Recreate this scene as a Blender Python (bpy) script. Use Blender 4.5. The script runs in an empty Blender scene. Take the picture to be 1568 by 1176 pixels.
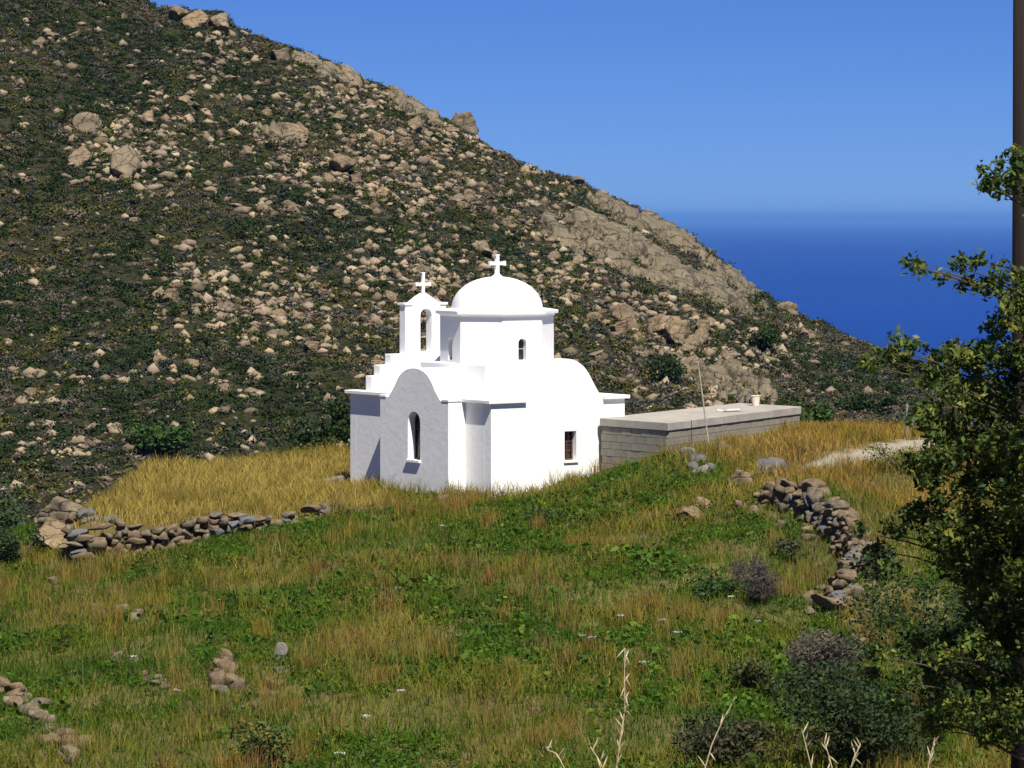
import bpy, bmesh, math, random
import numpy as np
from mathutils import Vector, Matrix, noise as mnoise
from mathutils.geometry import tessellate_polygon

random.seed(7)
rng = np.random.default_rng(11)
S = bpy.context.scene
COL = S.collection
F = 5000.0                      # focal length in pixels of the 1568 px wide photograph
CX, HY = 784.0, 335.0           # image centre column, eye-level row

# ------------------------------------------------------------------ camera
cam = bpy.data.cameras.new('camera')
cam.sensor_width = 36.0
cam.lens = F / 1568.0 * 36.0
cam.shift_y = -(588.0 - HY) / 1568.0
cam.clip_start = 0.5
cam.clip_end = 800000.0
camo = bpy.data.objects.new('camera', cam)
COL.objects.link(camo)
camo.location = (0, 0, 0)
camo.rotation_euler = (math.pi / 2, 0, 0)
S.camera = camo

# ------------------------------------------------------------------ light
SUN = Vector((1.025, -3.02, 4.64)).normalized()     # direction towards the sun
world = bpy.data.worlds.new('World')
S.world = world
world.use_nodes = True
wn = world.node_tree.nodes
wl = world.node_tree.links
sky = wn.new('ShaderNodeTexSky')
sky.sky_type = 'NISHITA'
sky.sun_disc = False
sky.sun_elevation = math.asin(SUN.z)
sky.sun_rotation = math.atan2(SUN.x, SUN.y)
sky.altitude = 100
sky.air_density = 0.55
sky.dust_density = 0.0
sky.ozone_density = 10.0
wn['Background'].inputs['Strength'].default_value = 0.05
tint = wn.new('ShaderNodeMix'); tint.data_type = 'RGBA'; tint.blend_type = 'MULTIPLY'     # the camera's saturated white balance, the same all over the sky
tint.inputs[0].default_value = 1.0; tint.inputs[7].default_value = (0.52, 0.68, 1.06, 1)
wl.new(sky.outputs[0], tint.inputs[6])
wl.new(tint.outputs[2], wn['Background'].inputs['Color'])
sun = bpy.data.lights.new('sun', 'SUN')
sun.energy = 4.6
sun.angle = math.radians(0.53)
sun.color = (1.0, 0.945, 0.84)
suno = bpy.data.objects.new('sun', sun)
COL.objects.link(suno)
suno.rotation_euler = (-SUN).to_track_quat('-Z', 'Y').to_euler()
S.view_settings.view_transform = 'Standard'
S.view_settings.look = 'None'
S.view_settings.exposure = 0.70
S.view_settings.gamma = 1.0

# ------------------------------------------------------------------ helpers
def tag(o, label=None, cat=None, group=None, kind=None):
    if label: o['label'] = label
    if cat: o['category'] = cat
    if group: o['group'] = group
    if kind: o['kind'] = kind
    return o

def empty(name, loc=(0, 0, 0), rz=0.0):
    o = bpy.data.objects.new(name, None)
    COL.objects.link(o)
    o.location = loc
    o.rotation_euler = (0, 0, rz)
    return o

def link(name, me, mat=None, parent=None):
    o = bpy.data.objects.new(name, me)
    COL.objects.link(o)
    if mat is not None and len(me.materials) == 0:
        me.materials.append(mat)
    if parent is not None:
        o.parent = parent
    return o

def np_mesh(name, V, faces, col=None, smooth=False):
    """V (n,3); faces: list of int arrays (m,k); col (n,3) colours per vertex."""
    me = bpy.data.meshes.new(name)
    V = np.asarray(V, dtype=np.float32)
    me.vertices.add(len(V))
    me.vertices.foreach_set('co', V.ravel())
    idx = np.concatenate([np.asarray(f).ravel() for f in faces]).astype(np.int32)
    tot = np.concatenate([np.full(len(f), np.asarray(f).shape[1]) for f in faces]).astype(np.int32)
    start = np.concatenate([[0], np.cumsum(tot)[:-1]]).astype(np.int32)
    me.loops.add(len(idx))
    me.loops.foreach_set('vertex_index', idx)
    me.polygons.add(len(tot))
    me.polygons.foreach_set('loop_start', start)
    if smooth:
        me.polygons.foreach_set('use_smooth', np.ones(len(tot), dtype=bool))
    me.update(calc_edges=True)
    if col is not None:
        c = np.ones((len(V), 4), dtype=np.float32)
        c[:, :3] = col
        a = me.color_attributes.new('Col', 'FLOAT_COLOR', 'POINT')
        a.data.foreach_set('color', c.ravel())
    return me

def bm_mesh(name, bm, smooth=False):
    me = bpy.data.meshes.new(name)
    bmesh.ops.recalc_face_normals(bm, faces=bm.faces[:])
    bm.to_mesh(me)
    bm.free()
    if smooth:
        me.polygons.foreach_set('use_smooth', np.ones(len(me.polygons), dtype=bool))
    return me

def add_box(bm, x0, x1, y0, y1, z0, z1):
    v = [bm.verts.new(p) for p in ((x0, y0, z0), (x1, y0, z0), (x1, y1, z0), (x0, y1, z0),
                                   (x0, y0, z1), (x1, y0, z1), (x1, y1, z1), (x0, y1, z1))]
    for f in ((0, 1, 2, 3), (4, 5, 6, 7), (0, 1, 5, 4), (1, 2, 6, 5), (2, 3, 7, 6), (3, 0, 4, 7)):
        bm.faces.new([v[i] for i in f])

def add_tube(bm, pts, rads, seg=6):
    rings = []
    n = len(pts)
    for i, p in enumerate(pts):
        p = Vector(p)
        d = (Vector(pts[min(i + 1, n - 1)]) - Vector(pts[max(i - 1, 0)]))
        d = d.normalized() if d.length > 1e-9 else Vector((0, 0, 1))
        a = d.cross(Vector((0.31, 0.95, 0.02)))
        if a.length < 1e-3: a = d.cross(Vector((1, 0, 0)))
        a.normalize(); b = d.cross(a)
        rings.append([bm.verts.new(p + (a * math.cos(t) + b * math.sin(t)) * rads[i])
                      for t in [2 * math.pi * k / seg for k in range(seg)]])
    for r0, r1 in zip(rings, rings[1:]):
        for k in range(seg):
            bm.faces.new((r0[k], r0[(k + 1) % seg], r1[(k + 1) % seg], r1[k]))
    bm.faces.new(rings[0][::-1]); bm.faces.new(rings[-1])

def plate(outer, holes, org, ax, up, nrm, th):
    """Extrude a 2D outline with holes: face at org facing -nrm, thickness th along nrm."""
    org, ax, up, nrm = Vector(org), Vector(ax), Vector(up), Vector(nrm)
    loops = [outer] + list(holes)
    tris = tessellate_polygon([[Vector((p[0], p[1], 0)) for p in l] for l in loops])
    bm = bmesh.new()
    flat = [p for l in loops for p in l]
    fr = [bm.verts.new(org + ax * p[0] + up * p[1]) for p in flat]
    bk = [bm.verts.new(org + ax * p[0] + up * p[1] + nrm * th) for p in flat]
    for t in tris:
        try:
            bm.faces.new([fr[i] for i in t]); bm.faces.new([bk[i] for i in reversed(t)])
        except ValueError:
            pass
    o = 0
    for l in loops:
        n = len(l)
        for i in range(n):
            j = (i + 1) % n
            bm.faces.new((fr[o + i], fr[o + j], bk[o + j], bk[o + i]))
        o += n
    return bm

def smoothstep(a, b, x):
    t = np.clip((x - a) / (b - a), 0, 1)
    return t * t * (3 - 2 * t)

def _hash(ix, iy, seed):
    h = (ix.astype(np.int64) * 374761393 + iy.astype(np.int64) * 668265263 + seed * 1442695041) & 0x7fffffff
    h = ((h ^ (h >> 13)) * 1274126177) & 0x7fffffff
    h = h ^ (h >> 16)
    return (h & 0xffff) / 65535.0

def vnoise(x, y, seed=0):
    x = np.asarray(x, dtype=float); y = np.asarray(y, dtype=float)
    ix = np.floor(x).astype(np.int64); iy = np.floor(y).astype(np.int64)
    fx = x - ix; fy = y - iy
    fx = fx * fx * (3 - 2 * fx); fy = fy * fy * (3 - 2 * fy)
    a = _hash(ix, iy, seed); b = _hash(ix + 1, iy, seed)
    c = _hash(ix, iy + 1, seed); d = _hash(ix + 1, iy + 1, seed)
    return (a * (1 - fx) + b * fx) * (1 - fy) + (c * (1 - fx) + d * fx) * fy

def fbm(x, y, seed=0, oct=4):
    s = 0.0; a = 0.5; t = 0.0
    for k in range(oct):
        s = s + a * vnoise(np.asarray(x) * 2 ** k + 17.3 * k, np.asarray(y) * 2 ** k - 9.1 * k, seed + k)
        t += a; a *= 0.5
    return s / t - 0.5            # about -0.5 .. 0.5

def P(px, py, Z):                # pixel at a known distance -> point
    return Vector(((px - CX) / F * Z, Z, (HY - py) / F * Z))

# ------------------------------------------------------------------ materials
def mat(name, rough=0.9, spec=0.2):
    m = bpy.data.materials.new(name)
    m.use_nodes = True
    nt = m.node_tree
    b = nt.nodes['Principled BSDF']
    b.inputs['Roughness'].default_value = rough
    b.inputs['Specular IOR Level'].default_value = spec
    return m, nt, b

def ramp(nt, fac, stops):
    r = nt.nodes.new('ShaderNodeValToRGB')
    e = r.color_ramp.elements
    while len(e) < len(stops): e.new(0.5)
    for k, (p, c) in enumerate(stops):
        e[k].position = p
        e[k].color = (*c, 1)
    nt.links.new(fac, r.inputs[0])
    return r.outputs[0]

def tex(nt, scale, detail=6, rough=0.6, coord='Object', dist=0.0, stretch=None):
    tc = nt.nodes.new('ShaderNodeTexCoord')
    n = nt.nodes.new('ShaderNodeTexNoise')
    n.inputs['Scale'].default_value = scale
    n.inputs['Detail'].default_value = detail
    n.inputs['Roughness'].default_value = rough
    n.inputs['Distortion'].default_value = dist
    out = tc.outputs[coord]
    if stretch:
        mp = nt.nodes.new('ShaderNodeMapping')
        mp.inputs['Scale'].default_value = stretch
        nt.links.new(out, mp.inputs[0]); out = mp.outputs[0]
    nt.links.new(out, n.inputs['Vector'])
    return n.outputs['Fac']

def mixc(nt, fac, a, b, mode='MIX'):
    m = nt.nodes.new('ShaderNodeMix')
    m.data_type = 'RGBA'
    m.blend_type = mode
    for sock, val in ((m.inputs[0], fac), (m.inputs[6], a), (m.inputs[7], b)):
        if isinstance(val, (int, float)): sock.default_value = val
        elif isinstance(val, tuple): sock.default_value = (*val, 1)
        else: nt.links.new(val, sock)
    return m.outputs[2]

def bump(nt, b, h, strength, dist):
    n = nt.nodes.new('ShaderNodeBump')
    n.inputs['Strength'].default_value = strength
    n.inputs['Distance'].default_value = dist
    nt.links.new(h, n.inputs['Height'])
    nt.links.new(n.outputs[0], b.inputs['Normal'])

def attr_col(nt, name='Col'):
    a = nt.nodes.new('ShaderNodeAttribute')
    a.attribute_name = name
    return a.outputs['Color']

def leaf_mat(name, trans=0.3, rough=0.7, spec=0.25, jitter=0.0):
    m, nt, b = mat(name, rough, spec)
    c = attr_col(nt)
    if jitter:
        oi = nt.nodes.new('ShaderNodeObjectInfo')
        c = mixc(nt, jitter, c, ramp(nt, oi.outputs['Random'], [(0, (0.6, 0.7, 0.5)), (1, (1.0, 1.0, 0.8))]), 'MULTIPLY')
    nt.links.new(c, b.inputs['Base Color'])
    t = nt.nodes.new('ShaderNodeBsdfTranslucent')
    nt.links.new(c, t.inputs['Color'])
    mx = nt.nodes.new('ShaderNodeMixShader')
    mx.inputs[0].default_value = trans
    nt.links.new(b.outputs[0], mx.inputs[1]); nt.links.new(t.outputs[0], mx.inputs[2])
    nt.links.new(mx.outputs[0], nt.nodes['Material Output'].inputs['Surface'])
    return m

def solid(name, c, rough=0.7, spec=0.3, var=0.15, scale=8.0):
    m, nt, b = mat(name, rough, spec)
    n = tex(nt, scale)
    lo = tuple(x * (1 - var) for x in c); hi = tuple(min(1, x * (1 + var)) for x in c)
    nt.links.new(ramp(nt, n, [(0.3, lo), (0.7, hi)]), b.inputs['Base Color'])
    return m

# white lime plaster
M_PLASTER, nt, b = mat('lime_plaster', 0.85, 0.15)
n1 = tex(nt, 0.9, 6); n2 = tex(nt, 7.0, 5)
c = ramp(nt, n1, [(0.3, (0.80, 0.80, 0.79)), (0.7, (0.86, 0.86, 0.85))])
c = mixc(nt, ramp(nt, n2, [(0.55, (0, 0, 0)), (0.85, (0.25, 0.25, 0.25))]), c, (0.66, 0.67, 0.67))
geo = nt.nodes.new('ShaderNodeTexCoord')
sx = nt.nodes.new('ShaderNodeSeparateXYZ'); nt.links.new(geo.outputs['Object'], sx.inputs[0])
mr = nt.nodes.new('ShaderNodeMapRange'); mr.inputs[1].default_value = 0.55; mr.inputs[2].default_value = 0.0
nt.links.new(sx.outputs['Z'], mr.inputs[0])
st = tex(nt, 3.0, 5, 0.65, stretch=(1, 1, 0.35))
mm = nt.nodes.new('ShaderNodeMath'); mm.operation = 'MULTIPLY'
nt.links.new(mr.outputs[0], mm.inputs[0]); nt.links.new(st, mm.inputs[1])
c = mixc(nt, ramp(nt, mm.outputs[0], [(0.35, (0, 0, 0)), (0.6, (0.55, 0.55, 0.55))]), c, (0.50, 0.50, 0.47))
nt.links.new(c, b.inputs['Base Color'])
bump(nt, b, tex(nt, 5.0, 8, 0.7), 0.35, 0.03)

M_GLASS, nt, b = mat('dark_glass', 0.12, 0.5)
nt.links.new(ramp(nt, tex(nt, 3.0), [(0.3, (0.010, 0.011, 0.013)), (0.7, (0.02, 0.021, 0.024))]), b.inputs['Base Color'])
M_WOOD = solid('brown_wood', (0.10, 0.045, 0.022), 0.6, 0.3, 0.4, 20)
M_GREYFRAME = solid('grey_painted_frame', (0.32, 0.33, 0.34), 0.5, 0.4)

def concrete(name, lo, hi, stain):
    m, nt, b = mat(name, 0.92, 0.15)
    c = ramp(nt, tex(nt, 1.1, 7, 0.6), [(0.3, lo), (0.7, hi)])
    c = mixc(nt, ramp(nt, tex(nt, 4.0, 8, 0.7, dist=0.6), [(0.5, (0, 0, 0)), (0.75, (0.6, 0.6, 0.6))]), c, stain)
    oi = nt.nodes.new('ShaderNodeObjectInfo')
    c = mixc(nt, 0.4, c, ramp(nt, oi.outputs['Random'], [(0, (0.72, 0.72, 0.72)), (1, (1, 1, 1))]), 'MULTIPLY')
    nt.links.new(c, b.inputs['Base Color'])
    bump(nt, b, tex(nt, 25, 6, 0.7), 0.4, 0.01)
    return m
M_CONC = concrete('roof_concrete', (0.30, 0.28, 0.25), (0.42, 0.39, 0.34), (0.26, 0.22, 0.16))
M_BLOCK = concrete('concrete_block', (0.23, 0.213, 0.175), (0.30, 0.28, 0.23), (0.19, 0.168, 0.125))
M_MORTAR = concrete('mortar', (0.17, 0.165, 0.145), (0.22, 0.21, 0.185), (0.14, 0.13, 0.11))

def rock_mat(name, stops, patch, amt=0.6, scale=0.6, attr=False, bs=0.5, rnd=0.5, joint=None, jscale=(1, 1, 1), jw=0.05):
    m, nt, b = mat(name, 0.93, 0.15)
    c = ramp(nt, tex(nt, scale, 8, 0.65, dist=0.4), stops)
    c = mixc(nt, ramp(nt, tex(nt, scale * 3.1, 9, 0.72, dist=0.8), [(0.5, (0, 0, 0)), (0.7, (amt,) * 3)]), c, patch)
    if attr:
        c = mixc(nt, 1.0, c, attr_col(nt), 'MULTIPLY')
    elif rnd:
        oi = nt.nodes.new('ShaderNodeObjectInfo')
        t = ramp(nt, oi.outputs['Random'], [(0, (0.74, 0.70, 0.66)), (0.3, (0.95, 0.80, 0.64)), (0.55, (0.72, 0.72, 0.72)), (0.8, (1.0, 0.90, 0.76)), (1, (0.9, 0.88, 0.86))])
        c = mixc(nt, rnd, c, t, 'MULTIPLY')
    h = tex(nt, scale * 6, 9, 0.75)
    if joint:
        tc = nt.nodes.new('ShaderNodeTexCoord'); mp = nt.nodes.new('ShaderNodeMapping')
        mp.inputs['Scale'].default_value = jscale; mp.inputs['Rotation'].default_value = (0.3, 0.5, 0.6)
        nz = nt.nodes.new('ShaderNodeTexNoise'); nz.inputs['Scale'].default_value = joint * 1.5; nz.inputs['Detail'].default_value = 4
        nt.links.new(tc.outputs['Object'], nz.inputs['Vector'])
        ad = nt.nodes.new('ShaderNodeVectorMath'); ad.operation = 'MULTIPLY_ADD'
        ad.inputs[1].default_value = (0.7 / joint,) * 3
        nt.links.new(nz.outputs['Color'], ad.inputs[0]); nt.links.new(tc.outputs['Object'], ad.inputs[2])
        nt.links.new(ad.outputs[0], mp.inputs[0])
        vo = nt.nodes.new('ShaderNodeTexVoronoi'); vo.feature = 'DISTANCE_TO_EDGE'; vo.inputs['Scale'].default_value = joint
        nt.links.new(mp.outputs[0], vo.inputs['Vector'])
        jf = ramp(nt, vo.outputs['Distance'], [(0.0, (0.85, 0.85, 0.85)), (jw, (0, 0, 0))])
        c = mixc(nt, jf, c, (0.045, 0.04, 0.03))
        mx = nt.nodes.new('ShaderNodeMath'); mx.operation = 'SUBTRACT'
        nt.links.new(h, mx.inputs[0]); nt.links.new(jf, mx.inputs[1]); h = mx.outputs[0]
    nt.links.new(c, b.inputs['Base Color'])
    bump(nt, b, h, bs, 0.25)
    return m
G_STOPS = [(0.25, (0.125, 0.10, 0.068)), (0.5, (0.255, 0.205, 0.138)), (0.75, (0.385, 0.32, 0.225))]
M_GRANITE = rock_mat('granite', G_STOPS, (0.065, 0.06, 0.052), 0.75, 0.9, rnd=0.8, joint=0.9, jw=0.03)
M_GRANITE_A = rock_mat('granite_scree', G_STOPS, (0.065, 0.06, 0.052), 0.6, 0.9, attr=True)
M_OUTCROP = rock_mat('granite_outcrop', [(0.25, (0.13, 0.108, 0.072)), (0.55, (0.215, 0.178, 0.118)), (0.8, (0.29, 0.245, 0.17))],
                     (0.08, 0.075, 0.05), 0.75, 0.55, rnd=0.0, bs=0.8, joint=0.42, jscale=(0.5, 0.7, 1.6), jw=0.07)
M_STONE = rock_mat('field_stone', [(0.25, (0.11, 0.09, 0.068)), (0.5, (0.22, 0.18, 0.13)), (0.75, (0.33, 0.28, 0.205))],
                   (0.07, 0.06, 0.05), 0.6, 3.0, rnd=0.9)
M_STONEGREY = rock_mat('blue_grey_stone', [(0.25, (0.10, 0.105, 0.12)), (0.5, (0.16, 0.165, 0.18)), (0.75, (0.23, 0.23, 0.24))],
                       (0.13, 0.12, 0.11), 0.5, 2.0, rnd=0.3)
M_STONEPALE = rock_mat('pale_stone', [(0.25, (0.17, 0.16, 0.14)), (0.5, (0.25, 0.24, 0.215)), (0.75, (0.34, 0.325, 0.30))],
                       (0.13, 0.12, 0.10), 0.6, 2.0, rnd=0.3)
M_BARK, nt, b = mat('bark', 0.95, 0.1)
nt.links.new(ramp(nt, tex(nt, 14, 8, 0.7, stretch=(1, 1, 0.2)), [(0.3, (0.05, 0.038, 0.03)), (0.7, (0.13, 0.10, 0.08))]), b.inputs['Base Color'])
bump(nt, b, tex(nt, 20, 8, 0.7, stretch=(1, 1, 0.2)), 0.6, 0.02)
M_POLE, nt, b = mat('creosoted_pole', 0.9, 0.15)
nt.links.new(ramp(nt, tex(nt, 9, 8, 0.7, stretch=(1, 1, 0.05)), [(0.3, (0.014, 0.011, 0.010)), (0.7, (0.040, 0.031, 0.026))]), b.inputs['Base Color'])
bump(nt, b, tex(nt, 12, 8, 0.7, stretch=(1, 1, 0.04)), 0.6, 0.02)
M_STEEL = solid('galvanised_steel', (0.17, 0.18, 0.19), 0.5, 0.5, 0.2, 12)
M_DRYWOOD = solid('weathered_wood', (0.36, 0.31, 0.24), 0.85, 0.15, 0.3, 12)
M_WHITEPL = solid('white_plastic', (0.78, 0.77, 0.74), 0.45, 0.4, 0.08, 4)
M_CREAM = solid('cream_plastic', (0.74, 0.67, 0.50), 0.45, 0.4, 0.08, 4)
M_LEAF = leaf_mat('leaves', 0.3)
M_SCRUB = leaf_mat('scrub_leaves', 0.15, 0.85, 0.1)
M_GRASS = leaf_mat('grass_blades', 0.3, 0.8, 0.15)
M_OAT = leaf_mat('dry_oat', 0.35, 0.6, 0.3)

# ------------------------------------------------------------------ terrain of the knoll
CHA_A = math.radians(37.0)
U = Vector((-math.sin(CHA_A), math.cos(CHA_A), 0))     # along the apse (east) side, away to the left
V = Vector((math.cos(CHA_A), math.sin(CHA_A), 0))      # along the sunlit south side, away to the right
K = Vector((-0.557, 87.0, 0))                          # near corner of the chapel
ZB = -7.5                                              # chapel floor level

ctrl = []
def cp(px, py, Z):
    p = P(px, py, Z); ctrl.append((p.x, p.y, p.z))
for q in [(0, 1176, 58), (400, 1176, 58), (784, 1176, 58), (1200, 1176, 58), (1568, 1170, 58),
          (0, 1020, 68), (300, 1010, 67.5), (600, 970, 69), (784, 955, 70), (1050, 960, 69.5), (1280, 985, 68), (1500, 975, 69),
          (0, 885, 81), (80, 880, 81), (200, 868, 80), (330, 840, 80.5), (430, 822, 81.5), (520, 800, 82.5), (620, 790, 83), (690, 777, 84.5),
          (760, 775, 85.3), (850, 755, 86.5), (930, 735, 88), (1023, 705, 86.3), (1000, 775, 81.5), (1060, 800, 79.5),
          (1180, 785, 79), (1110, 690, 88), (1227, 660, 93), (1200, 715, 85.5), (1290, 700, 86.5), (1360, 694, 87.5), (1420, 694, 87.5),
          (1290, 905, 72.5), (1420, 850, 75.5), (1350, 790, 79), (1500, 770, 80.5), (1568, 745, 82.5), (1480, 705, 86), (1568, 700, 86.5), (1420, 745, 82)]:
    cp(*q)
ctrl += [(0, -12, -1.2), (-10, -12, -1.2), (10, -12, -1.2), (0, 0, -1.65), (-6, 0, -1.7), (6, 0, -1.7), (0, 9, -2.5), (3, 13, -3.3), (-4, 13, -3.4), (0, 20, -5.4), (-8, 22, -6.2), (8, 22, -6.0),
         (0, 35, -9.3), (-12, 35, -9.5), (12, 35, -9.3), (0, 48, -10.2), (-14, 48, -10.4), (14, 48, -10.3),
         (-26, 60, -10.2), (26, 60, -9.8), (-26, 82, -9.6), (28, 82, -6.6), (30, 95, -7.2), (-30, 100, -13.5),
         (-3, 95, -7.45), (-3.5, 100, -7.35), (0, 98, -7.3), (4, 98, -6.9), (8, 99, -6.6), (12, 97, -6.6), (15.5, 95, -6.7),
         (-11.9, 84, -8.5), (-13.1, 86, -8.4), (-12.0, 87.5, -8.1), (-14.6, 86, -8.6), (-13.5, 90.5, -9.5), (-14, 96, -11.2), (-18, 88, -10.6), (-20, 95, -12.5), (-8, 100, -7.4), (-8, 90, -7.6), (-6, 85, -7.6),
         (-14, 112, -15.5), (-6, 110, -10.0), (0, 112, -9.8), (8, 112, -9.6), (15, 108, -9.4), (22, 108, -9.6),
         (-16, 130, -24), (0, 130, -21), (16, 130, -20), (40, 130, -20), (-40, 130, -25), (0, 160, -34), (-40, 160, -34), (40, 160, -34),
         (60, 60, -10), (-60, 60, -12), (60, 0, -4), (-60, 0, -4), (60, 100, -10), (-60, 100, -16)]
CT = np.array(ctrl)
def _tps(d):
    return np.where(d > 1e-9, d * d * np.log(np.maximum(d, 1e-9)), 0)
_n = len(CT)
_D = np.hypot(CT[:, None, 0] - CT[None, :, 0], CT[:, None, 1] - CT[None, :, 1]) / 20.0
_A = np.zeros((_n + 3, _n + 3))
_A[:_n, :_n] = _tps(_D) + np.eye(_n) * 0.002
_A[:_n, _n] = 1; _A[:_n, _n + 1] = CT[:, 0] / 20; _A[:_n, _n + 2] = CT[:, 1] / 20
_A[_n:, :_n] = _A[:_n, _n:].T
_W = np.linalg.solve(_A, np.concatenate([CT[:, 2], [0, 0, 0]]))

WALL = np.array([(-11.05, 81.0), (-9.4, 81.2), (-7.7, 81.9), (-6.0, 82.8), (-4.6, 83.9), (-3.3, 84.9)])   # line of the terrace wall
def wall_y(x):
    return np.interp(x, WALL[:, 0], WALL[:, 1])
def terrace_mask(x, y):
    m = smoothstep(0.0, 0.30, y - wall_y(x) - 0.12)
    m = m * smoothstep(-11.35, -10.85, x) * (1 - smoothstep(-4.6, -2.6, x))
    return m * (1 - smoothstep(97.0, 103.0, y))
RW = np.array([(6.1, 79.9), (6.45, 79.3), (6.9, 78.4), (7.3, 77.2), (7.55, 76.0), (7.62, 74.8), (7.55, 73.6), (7.3, 72.4), (6.95, 71.2), (6.8, 70.4)])   # foot of the ruined wall
def bank(x, y):
    d = x - np.interp(-y, -RW[:, 1], RW[:, 0])
    e = smoothstep(70.0, 71.2, y) * (1 - smoothstep(79.2, 80.2, y))
    return 0.62 * e * smoothstep(0.0, 0.28, d) * (1 - smoothstep(0.6, 4.5, d))
def ground(x, y, fine=True):
    x = np.asarray(x, dtype=float); y = np.asarray(y, dtype=float)
    shp = np.broadcast(x, y).shape
    xf = np.broadcast_to(x, shp).ravel(); yf = np.broadcast_to(y, shp).ravel()
    out = np.empty(len(xf))
    for i in range(0, len(xf), 40000):
        a, b_ = xf[i:i + 40000], yf[i:i + 40000]
        d = np.hypot(a[:, None] - CT[None, :, 0], b_[:, None] - CT[None, :, 1]) / 20
        out[i:i + 40000] = _tps(d) @ _W[:_n] + _W[_n] + _W[_n + 1] * a / 20 + _W[_n + 2] * b_ / 20
    t = -7.60 + 0.016 * (yf - 88) - 0.01 * (xf + 7)
    m = terrace_mask(xf, yf)
    out = out + m * (t - out)
    out = out + bank(xf, yf)
    if fine:
        k = smoothstep(45, 55, yf)
        out = out + k * (fbm(xf / 1.7, yf / 1.7, 3, 3) * 0.36 + fbm(xf / 0.5, yf / 0.5, 9, 2) * 0.08)
    return out.reshape(shp)
def g1(x, y):
    return float(ground(np.array([x]), np.array([y]))[0])

def hit_ground(px, py, y0=50.0, y1=110.0):
    ys = np.linspace(y0, y1, 400)
    xs = (px - CX) / F * ys
    zs = (HY - py) / F * ys
    g = ground(xs, ys)
    below = np.nonzero(zs <= g)[0]
    i = below[0] if len(below) else len(ys) - 1
    return Vector((xs[i], ys[i], g[i]))

# annex corners from its flat roof (see fascia edge pixels)
def on_level(px, py, z):
    Z = z * F / (HY - py)
    return P(px, py, Z)
ROOF_Z = -5.43
AN = [on_level(918, 640, ROOF_Z), on_level(1023, 647.5, ROOF_Z), on_level(1227, 622.5, ROOF_Z), on_level(1132, 617, ROOF_Z)]

def road_mask(x, y):
    # dirt track climbing past the annex
    cx = np.interp(y, [83.5, 86.0, 88.0, 92.0, 100.0], [6.6, 9.1, 10.6, 13.0, 22.0])
    w = np.interp(y, [83.5, 86.0, 88.0, 92.0], [1.0, 1.5, 1.7, 1.9])
    return (1 - smoothstep(0.35, 1.05, np.abs(x - cx) / w + fbm(x / .8, y / .8, 44, 3) * .7)) * smoothstep(84.0, 86.6, y + fbm(x / 1.1, y / 1.1, 46, 2) * 2)

gx = np.concatenate([np.linspace(-70, -24, 24)[:-1], np.linspace(-24, 24, 241), np.linspace(24, 70, 24)[1:]])
gy = np.concatenate([np.linspace(-14, 50, 50)[:-1], np.linspace(50, 80, 110)[:-1], np.linspace(80, 90, 64)[:-1], np.linspace(90, 108, 70)[:-1], np.linspace(108, 165, 40)])
GX, GY = np.meshgrid(gx, gy)
GZ = ground(GX, GY)
def grid_faces(ny, nx):
    i = np.arange(ny * nx).reshape(ny, nx)
    return np.stack([i[:-1, :-1], i[:-1, 1:], i[1:, 1:], i[1:, :-1]], -1).reshape(-1, 4)
rm = road_mask(GX, GY).ravel()
gcol = np.stack([rm, rm, rm], 1)
me = np_mesh('ground', np.stack([GX, GY, GZ], -1).reshape(-1, 3), [grid_faces(len(gy), len(gx))], gcol, True)
M_GROUND, nt, b = mat('field_earth', 0.95, 0.1)
c = ramp(nt, tex(nt, 0.35, 8, 0.65), [(0.3, (0.085, 0.072, 0.026)), (0.5, (0.13, 0.105, 0.04)), (0.7, (0.19, 0.15, 0.06))])
c = mixc(nt, ramp(nt, tex(nt, 2.3, 8, 0.7), [(0.45, (0, 0, 0)), (0.7, (0.7, 0.7, 0.7))]), c, (0.055, 0.06, 0.022))
rc = ramp(nt, tex(nt, 3.0, 9, 0.7), [(0.3, (0.26, 0.225, 0.18)), (0.7, (0.38, 0.34, 0.28))])
c = mixc(nt, attr_col(nt), c, rc)
nt.links.new(c, b.inputs['Base Color'])
bump(nt, b, tex(nt, 6, 9, 0.75), 0.6, 0.08)
tag(link('ground', me, M_GROUND), 'grassy knoll sloping towards the viewer under the chapel', 'ground', kind='structure')

# ------------------------------------------------------------------ the mountain
RP = np.array([(-2400, -560), (-1500, -420), (-700, -320), (-200, -190), (0, -105), (150, -40), (240, 12), (345, 27), (362, 52), (430, 70), (500, 92), (560, 126),
               (620, 142), (660, 170), (700, 186), (740, 216), (800, 251), (880, 278), (960, 312), (1050, 358), (1090, 390), (1150, 442),
               (1190, 463), (1250, 489), (1300, 518), (1380, 546), (1430, 566), (1500, 604), (1600, 655), (1800, 750), (2300, 1000), (3200, 1700)], dtype=float)
YR = 330.0
RX = (RP[:, 0] - CX) / F * YR
RZ = (HY - RP[:, 1]) / F * YR
YBASE = 185.0
def hill(x, y):
    x = np.asarray(x, dtype=float); y = np.asarray(y, dtype=float)
    zr = np.interp(x, RX, RZ)
    zb = np.interp(x, [-60, -10, 30, 80], [-24.5, -21.0, -18.5, -26.0])
    zb = np.minimum(zb, zr - 5)
    s = (y - YBASE) / (YR - YBASE)
    front = zb + (zr - zb) * np.where(s > 0, s * (1.12 - 0.12 * s), s * 0.35)
    back = zr - (y - YR) * 0.55
    z = np.where(y <= YR, front, back)
    k = 1 - 0.75 * np.exp(-((y - YR) / 14.0) ** 2)
    return z + k * (fbm(x / 22, y / 22, 21, 4) * 5.0) + fbm(x / 5, y / 5, 31, 3) * 0.9
hx = np.concatenate([np.linspace(-190, -62, 60)[:-1], np.linspace(-62, 62, 180), np.linspace(62, 190, 60)[1:]])
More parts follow.
